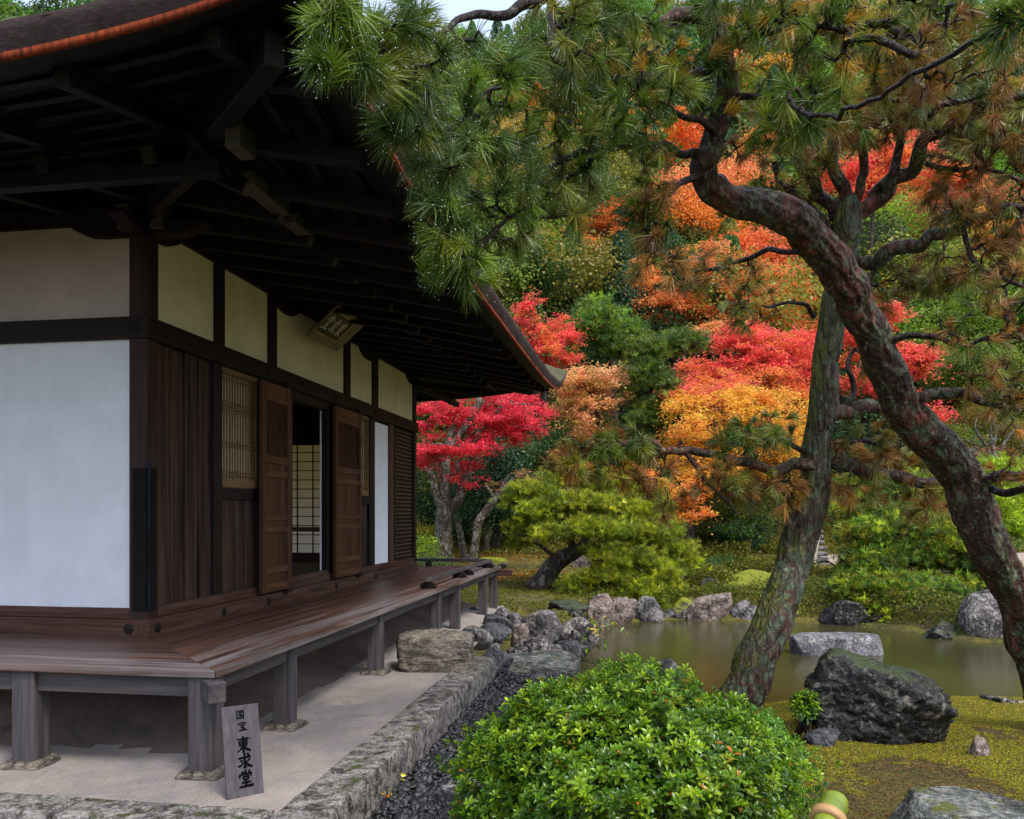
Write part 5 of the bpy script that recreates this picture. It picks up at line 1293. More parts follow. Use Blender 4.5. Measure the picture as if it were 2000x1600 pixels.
# ---------------------------------------------------------------- azaleas and small plants on the near bank
def shrub(name, label, ell, n, ros, leaf_len, pal, seed, cat='shrub', group=None, stems=6, mat='glossleaf', inner=.55):
    rng = np.random.default_rng(seed); (cx_, cy_, cz_), (rx, ry, rz) = ell; base = np.array([cx_, cy_, h1(cx_, cy_)])
    root = empty(name, tuple(base), label, cat, group); c = np.array([cx_, cy_, cz_]) - base
    d = unit(rng.normal(size=(n, 3))); d[:, 2] = np.where(d[:, 2] < -.35, -d[:, 2], d[:, 2])
    lump = 1 + .20 * fbm(d * 2.6 + seed, 3, seed) + .12 * fbm(d * 7, 2, seed)
    k = rng.uniform(inner ** 2, 1, n) ** .5
    pos = c + d * (lump * k)[:, None] * np.array([rx, ry, rz])
    dirs = unit(d + np.array([0, 0, .75]) + rng.normal(0, .3, (n, 3)))
    tg = pos[rng.choice(n, min(n, 420), False)] - 0
    st = np.concatenate([np.linspace([rng.normal(0, .06), rng.normal(0, .06), -.03], c + np.array([math.cos(a) * rx * .4, math.sin(a) * ry * .4, -rz * .25]), 6) for a in np.linspace(0, 6.28, stems, endpoint=False)])
    V1, F1 = segs_mesh(np.concatenate([st[i * 6:i * 6 + 5] for i in range(stems)]), np.concatenate([st[i * 6 + 1:i * 6 + 6] for i in range(stems)]), np.full(stems * 5, .016), np.full(stems * 5, .013), 6)
    a, b_, ra, rb, td = grow(st, tg - dirs[:len(tg)] * 0, seg=.06, wob=.3, rng=rng, r0=.0016)
    V2, F2_ = segs_mesh(a, b_, ra, rb, 4)
    fast('stems', np.concatenate([V1, V2]), np.concatenate([F1, F2_ + len(V1)]), M['twig'], root)
    # whorls of leaves
    s, t = frame_of(dirs); th = rng.uniform(0, 6.28, (n, 1)) + np.arange(ros)[None] * 2.4 ; el = np.linspace(.25, 1.45, ros)[None] + rng.normal(0, .12, (n, ros))
    rad = s[:, None] * np.cos(th)[..., None] + t[:, None] * np.sin(th)[..., None]
    ld = dirs[:, None] * np.cos(el)[..., None] + rad * np.sin(el)[..., None]; nr = unit(dirs[:, None] * np.sin(el)[..., None] - rad * np.cos(el)[..., None])
    sd = np.cross(ld, nr); Ln = (leaf_len * rng.uniform(.75, 1.2, (n, ros)) * np.linspace(.6, 1.05, ros)[None])[..., None]; w = Ln * .19
    b0 = pos[:, None] - dirs[:, None] * (np.linspace(0, .018, ros)[None, :, None]) + ld * .004
    m1 = b0 + ld * Ln * .35; m2 = b0 + ld * Ln * .72 - nr * Ln * .03; tip = b0 + ld * Ln - nr * Ln * .14
    up = nr * w * .35
    V = np.stack([b0, m1 - sd * w + up, m1, m1 + sd * w + up, m2 - sd * w * .85 + up, m2, m2 + sd * w * .85 + up, tip], 2).reshape(-1, 3)
    b_ = np.arange(n * ros)[:, None] * 8
    F3 = np.concatenate([b_ + np.array(q)[None] for q in ((0, 2, 1), (0, 3, 2), (4, 5, 7), (5, 6, 7))]); F4 = np.concatenate([b_ + np.array(q)[None] for q in ((1, 2, 5, 4), (2, 3, 6, 5))])
    ctint = pick(pal, rng, n, .12) * np.exp(.22 * fbm(pos * 5, 2, 3))[:, None]
    yng = np.linspace(1.35, .85, ros)[None, :, None] * np.array([1.1, 1.0, .9])[None, None]
    C_ = ctint[:, None] * yng * np.exp(rng.normal(0, .12, (n, ros, 1)))
    odd = rng.uniform(size=(n, ros, 1)) < .006; C_ = np.where(odd, np.array([.5, .16, .02]), C_)
    C_ = np.repeat(np.clip(C_, 0, .9)[:, :, None], 8, 2).reshape(-1, 3)
    fast('foliage', V, [F3, F4], M[mat], root, C_, smooth=False)
    return root
AZ = [(.095, .21, .008), (.14, .28, .010), (.06, .15, .010), (.20, .32, .012), (.04, .11, .010)]
shrub('azalea_bush', 'big bright green clipped azalea in front of the pond', ((.60, 4.25, .12), (.94, .80, .65)), 7600, 9, .044, AZ, 5, group='shrubs on the near bank', stems=8)
shrub('azalea_bush', 'finer-leaved darker green shrub tucked behind the right side of the big azalea', ((1.30, 4.95, .04), (.46, .48, .42)), 4200, 8, .032, [(.07, .19, .012), (.09, .23, .016)], 6, group='shrubs on the near bank')
shrub('azalea_bush', 'small box-leaved bush by the pond corner behind the big azalea', ((.58, 6.25, .02), (.34, .3, .24)), 1600, 7, .028, [(.08, .22, .012), (.11, .26, .016)], 7, group='shrubs on the near bank')
shrub('azalea_bush', 'tuft of fresh green leaves growing against the left flank of the huge boulder', ((2.42, 6.75, -.02), (.14, .12, .16)), 90, 8, .055, AZ, 8, group='shrubs on the near bank')
def sprout(label, px, py, z, n, col, h, seed, ll=.045):
    rng = np.random.default_rng(seed); b0 = G(px, py, z) if z is not None else None; root = empty('seedling', tuple(b0), label, 'seedling', 'small plants by the kerb and pond')
    a = np.zeros((n, 3)); e = rng.normal(size=(n, 3)) * np.array([.35, .35, .2]) * h; e[:, 2] = h * rng.uniform(.4, 1, n)
    V, F = segs_mesh(a, e, np.full(n, .0018), np.full(n, .0012), 4); fast('stem', V, F, M['twig'], root)
    V, F, C_ = leaves(np.repeat(e, 4, 0) + rng.normal(0, ll * .5, (n * 4, 3)), rng.normal(0, .5, (n * 4, 3)) + [0, -.3, 1], ll, pick(col, rng, n * 4, .2), rng, .5)
    fast('leaves', V, F, M['glossleaf'], root, C_)
sprout('green and yellow seedling at the kerb foot halfway along the drain', 770, 1532, -.22, 6, [(.12, .3, .02), (.45, .42, .02)], .07, 1)
sprout('yellow seedling on the black pebbles above the green one', 785, 1492, -.22, 4, [(.5, .38, .03), (.4, .42, .02)], .06, 2, .03)
sprout('reddish yellow seedling nearest the camera in the drain', 735, 1570, -.22, 5, [(.5, .38, .03), (.35, .3, .02), (.45, .12, .02)], .08, 3, .03)
sprout('leafy plant with orange-yellow leaves at the left end of the pond', 1168, 1268, -.4, 16, [(.10, .2, .015), (.5, .33, .02), (.13, .24, .02)], .42, 4, .08)
sprout('upright azalea shoot rising above the big bush near the pond corner', 1170, 1335, -.3, 5, AZ, .6, 5, .06)

# bamboo rail with its rattan band, near right
bb = G(1560, 1750, -.28); bq0 = np.array([P(1634, 1558, 2.6), P(1560, 1760, 2.3)])
bam = empty('bamboo_pole', tuple(bq0[1]), 'green bamboo pole end tied with a rattan band at the bottom edge', 'bamboo pole')
A_, B_ = bq0[1] - bq0[1], bq0[0] - bq0[1]; B_ = B_; ax_ = unit(B_ - A_)
def tube_along(p0, p1, prof, sides=32):
    d = unit(p1 - p0); s, t = frame_of(d[None]); a = np.arange(sides) / sides * 6.28318; off = s[0] * np.cos(a)[:, None] + t[0] * np.sin(a)[:, None]; Ln = np.linalg.norm(p1 - p0)
    V = np.concatenate([p0 + d * Ln * f + off * r_ for f, r_ in prof]); m = len(prof); i = np.arange(m - 1)[:, None] * sides; j = np.arange(sides)[None]; j2 = (j + 1) % sides
    return V, np.stack([i + j, i + j2, i + sides + j2, i + sides + j], -1).reshape(-1, 4)
V, F = tube_along(A_ - ax_ * .9, B_, [(0, .042), (.3, .042), (.302, .046), (.306, .046), (.31, .042), (.975, .042), (.99, .040), (.995, .036), (.994, .0)]); fast('cane', V, F, M['bamboo'], bam, smooth=True)
V, F = tube_along(B_ - ax_ * .115, B_ - ax_ * .085, [(0, .0425), (.05, .054), (.5, .056), (.95, .054), (1, .0425)]); fast('band', V, F, M['rattan'], bam, smooth=True)

# fallen pine needles on the near moss, moss cushions, leaves on the lawn
rng = np.random.default_rng(77)
n = 5200; px = rng.uniform(1.6, 5.5, n); py = rng.uniform(3.6, 8.6, n); ok = poly_sd(px, py) > .25; px, py = px[ok], py[ok]; n = len(px)
a = rng.uniform(0, 6.28, n) * .6 ; dn = np.stack([np.cos(a), np.sin(a), rng.normal(0, .06, n)], 1); L_ = rng.uniform(.05, .13, n)[:, None]; c = np.stack([px, py, H(px, py) + .012], 1)
w = np.cross(dn, [0, 0, 1.]) * .0016
V = np.stack([c - dn * L_ / 2 - w, c - dn * L_ / 2 + w, c + dn * L_ / 2], 1).reshape(-1, 3)
tag(fast('fallen_needles', V, np.arange(n * 3).reshape(-1, 3), M['needle'], None, np.repeat(pick([(.42, .17, .05), (.3, .12, .04), (.35, .2, .09)], rng, n), 3, 0)), 'fallen orange pine needles on the near moss', kind='stuff')
n = 170; u_ = rng.uniform(.75, 2.1, n); v_ = rng.uniform(-1.9, 4.2, n); a = rng.uniform(0, 6.28, n); p2 = np.array([W(a_, b_, .012) for a_, b_ in zip(u_, v_)]); dn = np.stack([np.cos(a), np.sin(a), a * 0], 1); L_ = rng.uniform(.03, .10, n)[:, None]; w = np.cross(dn, [0, 0, 1.]) * .0016
V = np.stack([p2 - dn * L_ / 2 - w, p2 - dn * L_ / 2 + w, p2 + dn * L_ / 2 + w * 2], 1).reshape(-1, 3)
tag(fast('fallen_needles', V, np.arange(n * 3).reshape(-1, 3), M['needle'], None, np.repeat(pick([(.25, .10, .05), (.12, .06, .04), (.35, .2, .09)], rng, n), 3, 0)), 'brown pine needles lying on the sandy terrace and kerb', kind='stuff')
def scatter(name, label, n, xr, yr, size, pal, seed, cond=None, lift=.012, upright=.35, mat='leaf', tall=0):
    rng = np.random.default_rng(seed); x = rng.uniform(*xr, n); y = rng.uniform(*yr, n); ok = poly_sd(x, y) > .12
    if cond is not None: ok &= cond(x, y)
    u, v = L(x, y); ok &= ~((u < 2.3) & (v < 9.0)); x, y = x[ok], y[ok]; n = len(x); c = np.stack([x, y, H(x, y) + lift], 1)
    if tall: c[:, 2] += tall * rng.uniform(0, 1, n) * np.clip(.35 + 1.3 * fbm(c * np.array([.9, .9, 0]), 3, seed), 0, 1)
    V, F, C_ = leaves(c, np.array([0, 0, 1.]) + rng.normal(0, upright, (n, 3)), size, pick(pal, rng, n, .25), rng, .7)
    return tag(fast(name, V, F, M[mat], None, C_), label, kind='stuff')
mossn = lambda k, s: (lambda x, y: fbm(np.stack([x * k, y * k, x * 0], 1), 4, s) + .35 * fbm(np.stack([x * 9, y * 9, x * 0], 1), 2, s) > -.30)
scatter('moss_cushions', 'bright yellow-green moss cushions over the near bank', 420000, (.6, 6.6), (3.6, 9.6), .012, [(.44, .42, .010), (.32, .33, .012), (.50, .44, .02), (.20, .21, .015), (.26, .19, .04)], 3, mossn(1.0, 41), .008, .8)
scatter('ground_litter', 'brown pine litter and dry moss crumbs between the moss cushions', 150000, (.9, 6.6), (3.6, 9.4), .014, [(.16, .09, .04), (.22, .12, .05), (.10, .08, .02), (.14, .13, .02)], 33, lambda x, y: fbm(np.stack([x * 1.0, y * 1.0, x * 0], 1), 4, 41) < -.05, .006, .5)
scatter('lawn_moss', 'tufts of olive moss on the lawn beyond the pond', 90000, (-3.5, 9), (13, 25), .045, [(.13, .15, .012), (.20, .19, .02), (.09, .10, .012)], 4, mossn(.6, 43), .012, .8)
scatter('fallen_leaves', 'fallen red and orange maple leaves on the lawn', 5200, (-4.5, 3.5), (19.5, 27), .06, [(.50, .07, .02), (.55, .20, .03), (.45, .28, .06)], 5, lambda x, y: fbm(np.stack([x * .7, y * .7, x * 0], 1), 3, 8) > -.12, .03, .3)
scatter('slope_litter', 'olive and yellow undergrowth covering the lower slope', 60000, (-8, 20), (24.5, 36), .11, [(.10, .12, .012), (.06, .08, .012), (.16, .14, .02), (.22, .19, .02)], 6, None, .05, .9)
scatter('shore_growth', 'dense ferny growth along the far bank of the pond', 110000, (1.5, 14), (13.2, 19.5), .055, [(.12, .16, .02), (.20, .22, .02), (.07, .11, .02), (.17, .15, .02)], 16, lambda x, y: (poly_sd(x, y) < 1.6) & ((y > 15.4) | (x > 5.5)), .02, .9, 'leaf', .45)
scatter('slope_growth', 'olive bushes and moss on the low slope behind the pond', 120000, (2.2, 13), (18.5, 25.5), .07, [(.13, .15, .02), (.20, .20, .02), (.07, .10, .015), (.22, .19, .025)], 17, lambda x, y: (fbm(np.stack([x * .8, y * .8, x * 0], 1), 3, 60) > -.12) & ~((x / y > .355) & (x / y < .41) & (y > 21.5)) & ~((x > 8.4) & (y > 21.6) & (y < 24.6)), .02, .9, 'leaf', .5)

# ---------------------------------------------------------------- garden trees
RED = [(.80, .02, .06), (.66, .014, .035), (.86, .07, .10), (.50, .014, .025)]
RED2 = [(.88, .06, .05), (.80, .04, .07), (.90, .16, .06), (.90, .10, .13), (.85, .28, .05)]
ORG = [(.85, .26, .035), (.90, .36, .06), (.74, .18, .03), (.88, .20, .07)]
ORY = [(.88, .40, .025), (.82, .50, .03), (.90, .27, .04), (.50, .38, .025), (.90, .45, .05)]
PEACH = [(.88, .36, .13), (.85, .46, .14), (.80, .24, .12), (.45, .34, .05), (.88, .42, .22)]
DGR = [(.022, .07, .022), (.035, .10, .028), (.03, .085, .035)]
MGR = [(.085, .17, .022), (.12, .21, .025), (.06, .14, .028), (.16, .23, .025)]
LIM = [(.26, .38, .014), (.33, .44, .018), (.18, .30, .018), (.38, .46, .025)]
OLG = [(.17, .19, .02), (.22, .21, .025), (.11, .14, .02)]
BLU = [(.045, .12, .058), (.065, .15, .07), (.04, .10, .038)]
_r = np.random.default_rng(99)
GT = 'maples in autumn colour'; GP = 'garden pines'
# crimson maple behind the veranda
tree('maple_tree', 'crimson maple with pale lichened forked trunk just behind the hall', 'tree', 868, 22.5,
     [(850, 835, 50, 12), (900, 870, 60, 14), (960, 825, 80, 14), (1010, 830, 45, 12), (930, 785, 80, 20), (1020, 795, 50, 14), (840, 870, 30, 14), (835, 895, 26, 12), (900, 905, 40, 16), (920, 930, 26, 16), (870, 800, 40, 16), (980, 780, 60, 16), (950, 850, 60, 12), (840, 790, 30, 14)],
     'maple', RED, 22000, .085, .16, 'bark_c', 31, GT, [(862, 1092, 46), (866, 1050, 36), (868, 1000, 30), (870, 940, 20), (874, 880, 16), (890, 820, 12)],
     [[(866, 1005, 20), (852, 960, 16), (842, 925, 13), (826, 912, 8)], [(872, 1000, 22), (896, 975, 20), (905, 945, 16), (918, 922, 10)], [(896, 970, 12), (900, 935, 9), (894, 900, 8), (940, 850, 5)], [(876, 880, 14), (930, 800, 16), (936, 770, 10)], [(930, 850, 10), (975, 800, 9), (980, 770, 6)]], nt=70, dY=1.2)
tree('crooked_tree', 'half-bare crooked tree with pale pink bark leaning right beside the crimson maple', 'tree', 925, 21.5, [(1040, 930, 40, 14), (1075, 945, 34, 14), (960, 945, 20, 8)], 'maple', [(.35, .06, .05), (.4, .28, .05), (.3, .1, .06)], 900, .06, .1, 'bark_c', 32, None,
     [(924, 1092, 18), (930, 1050, 16), (934, 1020, 18), (945, 1005, 17), (962, 980, 15), (978, 960, 13), (992, 948, 8)], [[(962, 968, 9), (954, 955, 7), (948, 945, 5)], [(985, 952, 6), (1010, 930, 4), (1040, 922, 3)], [(975, 962, 5), (985, 940, 3), (1000, 925, 2)]], nt=26)
tree('pine_tree', 'small yellow-green pine tuft showing between the hall corner and the crimson maple', 'tree', 850, 25, [(850, 800, 50, 30), (835, 840, 26, 30), (890, 790, 30, 26), (840, 880, 20, 26), (910, 820, 20, 16)], 'needle', MGR, 2600, .18, .12, 'bark_d', 33, GP, nt=30)
tree('dark_shrub', 'glossy dark camellia standing behind the crimson maple', 'shrub', 970, 25.5, [(960, 930, 60, 50), (1000, 960, 50, 50), (930, 985, 60, 50), (985, 900, 50, 40), (1010, 1010, 40, 40)], 'broad', DGR, 12000, .10, .12, 'bark_d', 34, 'dark evergreens behind the maple', nt=40, leafmat='glossleaf')
tree('dark_shrub', 'dark cypress filling the gap below the crimson leaves next to the hall', 'shrub', 850, 27, [(840, 950, 60, 60), (880, 990, 60, 50), (830, 1010, 40, 40), (910, 950, 50, 50), (900, 1020, 40, 30)], 'broad', DGR + MGR[:1], 12000, .10, .12, 'bark_d', 35, 'dark evergreens behind the maple', nt=40)
tree('slender_tree', 'thin dark trunk under the dark cypress', 'tree', 905, 24, [(895, 985, 26, 20)], 'broad', DGR, 900, .09, .07, 'bark_c', 36, 'slender trunks behind the veranda', [(908, 1092, 15), (900, 1050, 13), (893, 1010, 12), (890, 980, 8)], nt=10)
tree('slender_tree', 'thin upright trunk left of the round pine', 'tree', 950, 25, [(955, 1005, 26, 16)], 'broad', DGR, 900, .09, .07, 'bark_c', 37, 'slender trunks behind the veranda', [(950, 1080, 12), (952, 1045, 10), (955, 1000, 8)], nt=10)
tree('low_shrub', 'rounded low green shrub beside the hall corner, under the crimson maple', 'shrub', 832, 19.5, [(830, 1062, 22, 20), (835, 1080, 22, 14)], 'broad', LIM[:2] + MGR, 3000, .045, .03, 'bark_d', 38, 'low clipped shrubs', nt=16)
tree('low_shrub', 'spreading pale green shrub at the foot of the crimson maple', 'shrub', 850, 18, [(845, 1098, 44, 9), (870, 1102, 24, 6)], 'broad', [(.10, .16, .05), (.14, .19, .05)], 3500, .04, .02, 'bark_d', 39, 'low clipped shrubs', nt=16)
tree('low_shrub', 'moss-yellow hedge top just beyond the hall corner', 'shrub', 830, 23, [(828, 1038, 28, 7), (845, 1042, 18, 6)], 'broad', [(.34, .30, .02), (.27, .26, .02)], 2200, .05, .03, 'bark_d', 40, 'low clipped shrubs', nt=10)
# the round cloud pine
rp = []
for (x, y, rx, ry, d) in [(1040, 965, 50, 26, 0), (1095, 940, 46, 24, .4), (1130, 925, 44, 20, .6), (1180, 945, 46, 22, .4), (1225, 965, 44, 24, .2), (1010, 985, 32, 24, 0), (1060, 1000, 48, 26, -.5), (1120, 985, 50, 26, -.6), (1180, 990, 48, 26, -.6),
                          (1240, 1000, 44, 26, -.3), (1280, 990, 34, 24, 0), (1080, 1045, 44, 26, -.9), (1140, 1035, 46, 26, -1.0), (1200, 1040, 46, 28, -1.0), (1260, 1045, 44, 28, -.8), (1300, 1040, 36, 28, -.4), (1320, 1080, 40, 28, -.6),
                          (1340, 1105, 30, 24, -.5), (1180, 1085, 46, 24, -1.1), (1240, 1095, 46, 26, -1.2), (1290, 1120, 46, 28, -1.0), (1190, 1125, 40, 24, -1.2), (1250, 1150, 46, 24, -1.3), (1300, 1155, 36, 22, -1.0),
                          (1150, 1135, 30, 22, -1.2), (1120, 1150, 26, 20, -1.2), (1215, 1175, 40, 16, -1.3), (1275, 1180, 36, 18, -1.2), (1180, 1165, 40, 20, -1.0), (1330, 1170, 26, 18, -.8), (1100, 1005, 60, 40, .8), (1180, 1020, 70, 50, .8), (1250, 1060, 50, 50, .6), (1220, 1120, 50, 40, 0)]: rp.append((x, y, rx * .88, ry * .80, d))
tree('round_pine', 'broad dome-shaped bright green pine on a leaning trunk by the pond', 'tree', 1052, 18.6, rp + [(1015, 1030, 26, 16, 0), (1005, 1065, 16, 14, .2)], 'needle', [(.21, .27, .012), (.28, .33, .014), (.13, .19, .016), (.33, .34, .018)], 15500, .105, .15, 'bark_c', 41, GP,
     [(1050, 1152, 50), (1064, 1128, 40), (1088, 1098, 36), (1118, 1080, 30), (1140, 1072, 24), (1170, 1080, 16), (1215, 1060, 12)], [[(1120, 1080, 18), (1110, 1030, 12), (1100, 980, 8)], [(1140, 1074, 16), (1190, 1110, 12), (1240, 1130, 8)], [(1130, 1075, 16), (1160, 1020, 12), (1190, 970, 8)], [(1090, 1095, 10), (1060, 1070, 7), (1030, 1050, 5)]], nt=110, tuft=22)
# right-hand shore pine
rp = [(x, y, rx, ry, d) for (x, y, rx, ry, d) in [(1660, 960, 46, 26, 1), (1720, 945, 50, 24, 1), (1780, 960, 46, 26, 1), (1650, 1000, 36, 24, .6), (1700, 1000, 50, 26, .4), (1760, 1010, 46, 24, .4), (1650, 1050, 36, 26, .0), (1700, 1045, 40, 26, -.3), (1750, 1035, 50, 22, -.2),
     (1810, 1040, 46, 26, -.2), (1660, 1090, 34, 24, -.4), (1700, 1100, 36, 24, -.6), (1760, 1080, 30, 18, -.5), (1850, 1070, 50, 28, -.4), (1890, 1105, 46, 26, -.4), (1920, 1130, 40, 26, -.4), (1820, 1095, 30, 20, -.4), (1700, 1150, 50, 24, -.9), (1760, 1160, 50, 28, -1.1),
     (1820, 1160, 46, 26, -1.1), (1860, 1180, 44, 28, -1.0), (1900, 1150, 36, 18, -.8), (1740, 1195, 56, 22, -1.2), (1820, 1205, 50, 24, -1.2), (1680, 1195, 40, 18, -1.0), (1870, 1225, 30, 18, -1.0), (1790, 1225, 46, 14, -1.2), (1930, 1075, 30, 24, -.2)]]
rp = [(x + (34 if x < 1690 else 0), y, rx * (1.0 if x < 1690 else 1.25), ry * 1.2, d) for x, y, rx, ry, d in rp] + [(1700, 1010, 60, 50, 2.2), (1790, 1100, 60, 36, 1.6), (1700, 1130, 60, 36, 1.4), (1850, 1010, 50, 40, 2)]
tree('shore_pine', 'wide low yellow-tipped pine overhanging the far right shore', 'tree', 1830, 17.6, rp, 'needle', LIM[2:] + MGR + [(.30, .26, .02), (.13, .12, .015)], 23000, .12, .12, 'bark_d', 42, GP,
     [(1835, 1240, 34, .4), (1832, 1190, 30), (1825, 1130, 28), (1812, 1090, 26), (1800, 1050, 18)], [[(1828, 1140, 14), (1780, 1100, 12), (1720, 1070, 8)], [(1815, 1100, 14), (1860, 1080, 10), (1910, 1100, 7)], [(1830, 1180, 14), (1780, 1170, 10), (1720, 1160, 7)], [(1810, 1060, 12), (1760, 1010, 10), (1700, 970, 7)]], nt=80, tuft=16)
tree('pine_tree', 'bright lime pine showing right of the gnarled trunk', 'tree', 1930, 20, [(1900, 960, 40, 30), (1930, 1000, 44, 30), (1965, 1040, 40, 30), (1990, 990, 40, 40), (1940, 930, 40, 26)], 'needle', LIM, 3000, .15, .12, 'bark_d', 43, GP, nt=30, tuft=14)
# maples of the middle ground
tree('maple_tree', 'scarlet young maple rising over the tip of the eaves', 'tree', 1060, 30, [(1045, 590, 20, 22), (1030, 620, 22, 26), (1065, 655, 26, 24), (1100, 640, 30, 24), (1080, 690, 36, 18), (1050, 700, 24, 16), (1110, 660, 20, 16), (1040, 650, 22, 26)], 'maple', RED2 + RED[:1], 9000, .10, .1, 'bark_d', 44, GT, nt=40)
tree('maple_tree', 'peach-coloured maple between the eaves tip and the rounded pine', 'tree', 1235, 27, auto_pads(1165, 775, 80, 68, 14, _r, .42, .45) + [(1130, 790, 50, 16), (1200, 730, 40, 14), (1150, 745, 40, 14)], 'maple', PEACH, 13000, .10, .12, 'bark_d', 45, GT, nt=60)
tree('maple_tree', 'tall yellow-orange maple left of the pine trunks', 'tree', 1340, 24.5, auto_pads(1440, 850, 150, 110, 30, _r, .34, .5) + [(1400, 790, 90, 24), (1500, 790, 90, 24), (1350, 850, 50, 20)], 'maple', ORY + ORG[:1], 30000, .095, .16, 'bark_d', 46, GT,
     [(1345, 1060, 26), (1338, 960, 22), (1330, 880, 20), (1360, 820, 12)], nt=110)
tree('maple_tree', 'orange-red maple mixed through the top of the yellow-orange one', 'tree', 1420, 26.5, auto_pads(1440, 770, 140, 50, 16, _r, .4, .5), 'maple', ORG[1:] + RED2[3:] + ORY[:1], 17000, .10, .12, 'bark_d', 146, GT, nt=60)
tree('maple_tree', 'vivid red maple crowning above the yellow-orange one', 'tree', 1470, 29, auto_pads(1490, 680, 95, 60, 16, _r, .36, .5) + [(1450, 650, 50, 22), (1520, 690, 60, 20), (1400, 730, 60, 22), (1330, 740, 60, 18), (1290, 745, 30, 16), (1370, 715, 40, 18), (1560, 740, 50, 24)], 'maple', RED2, 22000, .11, .14, 'bark_d', 47, GT, nt=90)
tree('maple_tree', 'low amber maple behind the right shoulder of the round pine', 'tree', 1300, 22, [(1230, 930, 40, 18), (1270, 960, 44, 22), (1320, 975, 44, 24), (1290, 990, 50, 18), (1340, 1000, 40, 14), (1350, 950, 30, 18), (1240, 950, 30, 14)], 'maple', ORG + ORY[:2], 9000, .085, .08, 'bark_d', 48, GT, nt=40)
tree('maple_tree', 'orange layered maple high on the slope left of the gnarled trunk', 'tree', 1330, 36, [(1300, 590, 50, 16), (1340, 605, 70, 14), (1400, 560, 70, 24), (1460, 590, 80, 24), (1290, 560, 40, 16), (1360, 530, 60, 20), (1500, 540, 70, 30), (1560, 580, 50, 36), (1290, 520, 50, 22), (1380, 500, 60, 18), (1430, 520, 50, 20), (1540, 640, 50, 24), (1400, 625, 60, 18)], 'maple', ORG + PEACH[:1] + RED2[4:], 30000, .12, .16, 'bark_d', 49, GT, nt=90)
tree('maple_tree', 'small orange maple seen alone high in the gap of the pine boughs', 'tree', 1190, 44, [(1180, 430, 50, 16), (1140, 445, 30, 14), (1215, 405, 40, 18), (1180, 460, 50, 14), (1150, 470, 24, 10), (1240, 390, 24, 12)], 'maple', ORG, 7000, .14, .12, 'bark_d', 50, GT, nt=40)
tree('maple_tree', 'scarlet maple glowing behind the fork of the straighter pine', 'tree', 1690, 38, auto_pads(1700, 330, 70, 60, 12, _r, .4, .5) + [(1640, 340, 40, 20), (1760, 290, 50, 24)], 'maple', RED2 + ORG[:1], 12000, .14, .14, 'bark_d', 51, GT, nt=50)
tree('maple_tree', 'orange-red maple behind the upper right boughs', 'tree', 1850, 40, auto_pads(1840, 350, 70, 40, 9, _r, .4, .5), 'maple', ORG + RED2[:1], 9000, .14, .14, 'bark_d', 52, GT, nt=40)
tree('maple_tree', 'orange maple at the right edge under the long bough', 'tree', 1970, 36, auto_pads(1965, 490, 60, 50, 10, _r, .4, .5), 'maple', ORG + RED2[:2], 9000, .13, .14, 'bark_d', 53, GT, nt=40)
tree('maple_tree', 'pinkish red maple glimpsed between the two pine trunks', 'tree', 1760, 27, auto_pads(1760, 740, 60, 80, 14, _r, .4, .5) + [(1720, 605, 34, 18), (1680, 720, 40, 40), (1800, 800, 36, 24), (1690, 650, 40, 20)], 'maple', RED2 + [(.72, .08, .09)], 15000, .11, .12, 'bark_d', 54, GT, nt=50)
tree('maple_tree', 'dull orange maple low behind the straighter trunk', 'tree', 1500, 30, auto_pads(1500, 930, 90, 50, 10, _r, .4, .5), 'maple', [(.35, .12, .02), (.2, .15, .02), (.45, .15, .02)], 9000, .11, .1, 'bark_d', 55, GT, nt=50)
tree('maple_tree', 'small red maple peeping at the foot of the long right bough', 'tree', 1915, 25, [(1915, 920, 26, 18), (1930, 960, 20, 12), (1860, 935, 16, 10)], 'maple', RED2, 2200, .09, .06, 'bark_d', 56, GT, nt=16)
for i, (cx_, cy_, rx, ry, Y_, pal, lab) in enumerate([(1400, 660, 60, 26, 33, PEACH + ORG, 'salmon-orange maple spray above the vivid red maple'), (1260, 545, 46, 24, 40, ORG, 'orange maple spray below the hanging pine tuft at the canopy edge'),
    (1480, 480, 60, 26, 42, ORG + RED2[:1], 'red-orange maple high behind the bend of the gnarled trunk'), (1570, 700, 40, 50, 31, RED2, 'red maple directly left of the straighter trunk'), (1160, 850, 50, 20, 27.5, RED2[3:] + PEACH, 'small coral maple below the peach-coloured one'),
    (1330, 900, 60, 30, 25.5, ORG + OLG[:1], 'dull orange maple spray over the amber maple'), (1100, 560, 34, 30, 45, OLG + LIM[2:3], 'yellow-green tree high above the eaves tip'), (1640, 640, 50, 40, 34, ORG + RED2[:1], 'orange-red maple between the crossing trunks'),
    (1800, 700, 40, 30, 33, RED2 + ORG, 'red-orange maple right of the gnarled trunk'), (1860, 790, 40, 24, 30, OLG + ORG[:1], 'rusty maple below the right-hand bough')]):
    tree('maple_tree', lab, 'tree', cx_, Y_, auto_pads(cx_, cy_, rx, ry, 8, _r, .42, .5), 'maple', pal, 9000, .0032 * Y_, .1, 'bark_d', 200 + i, GT, nt=30)
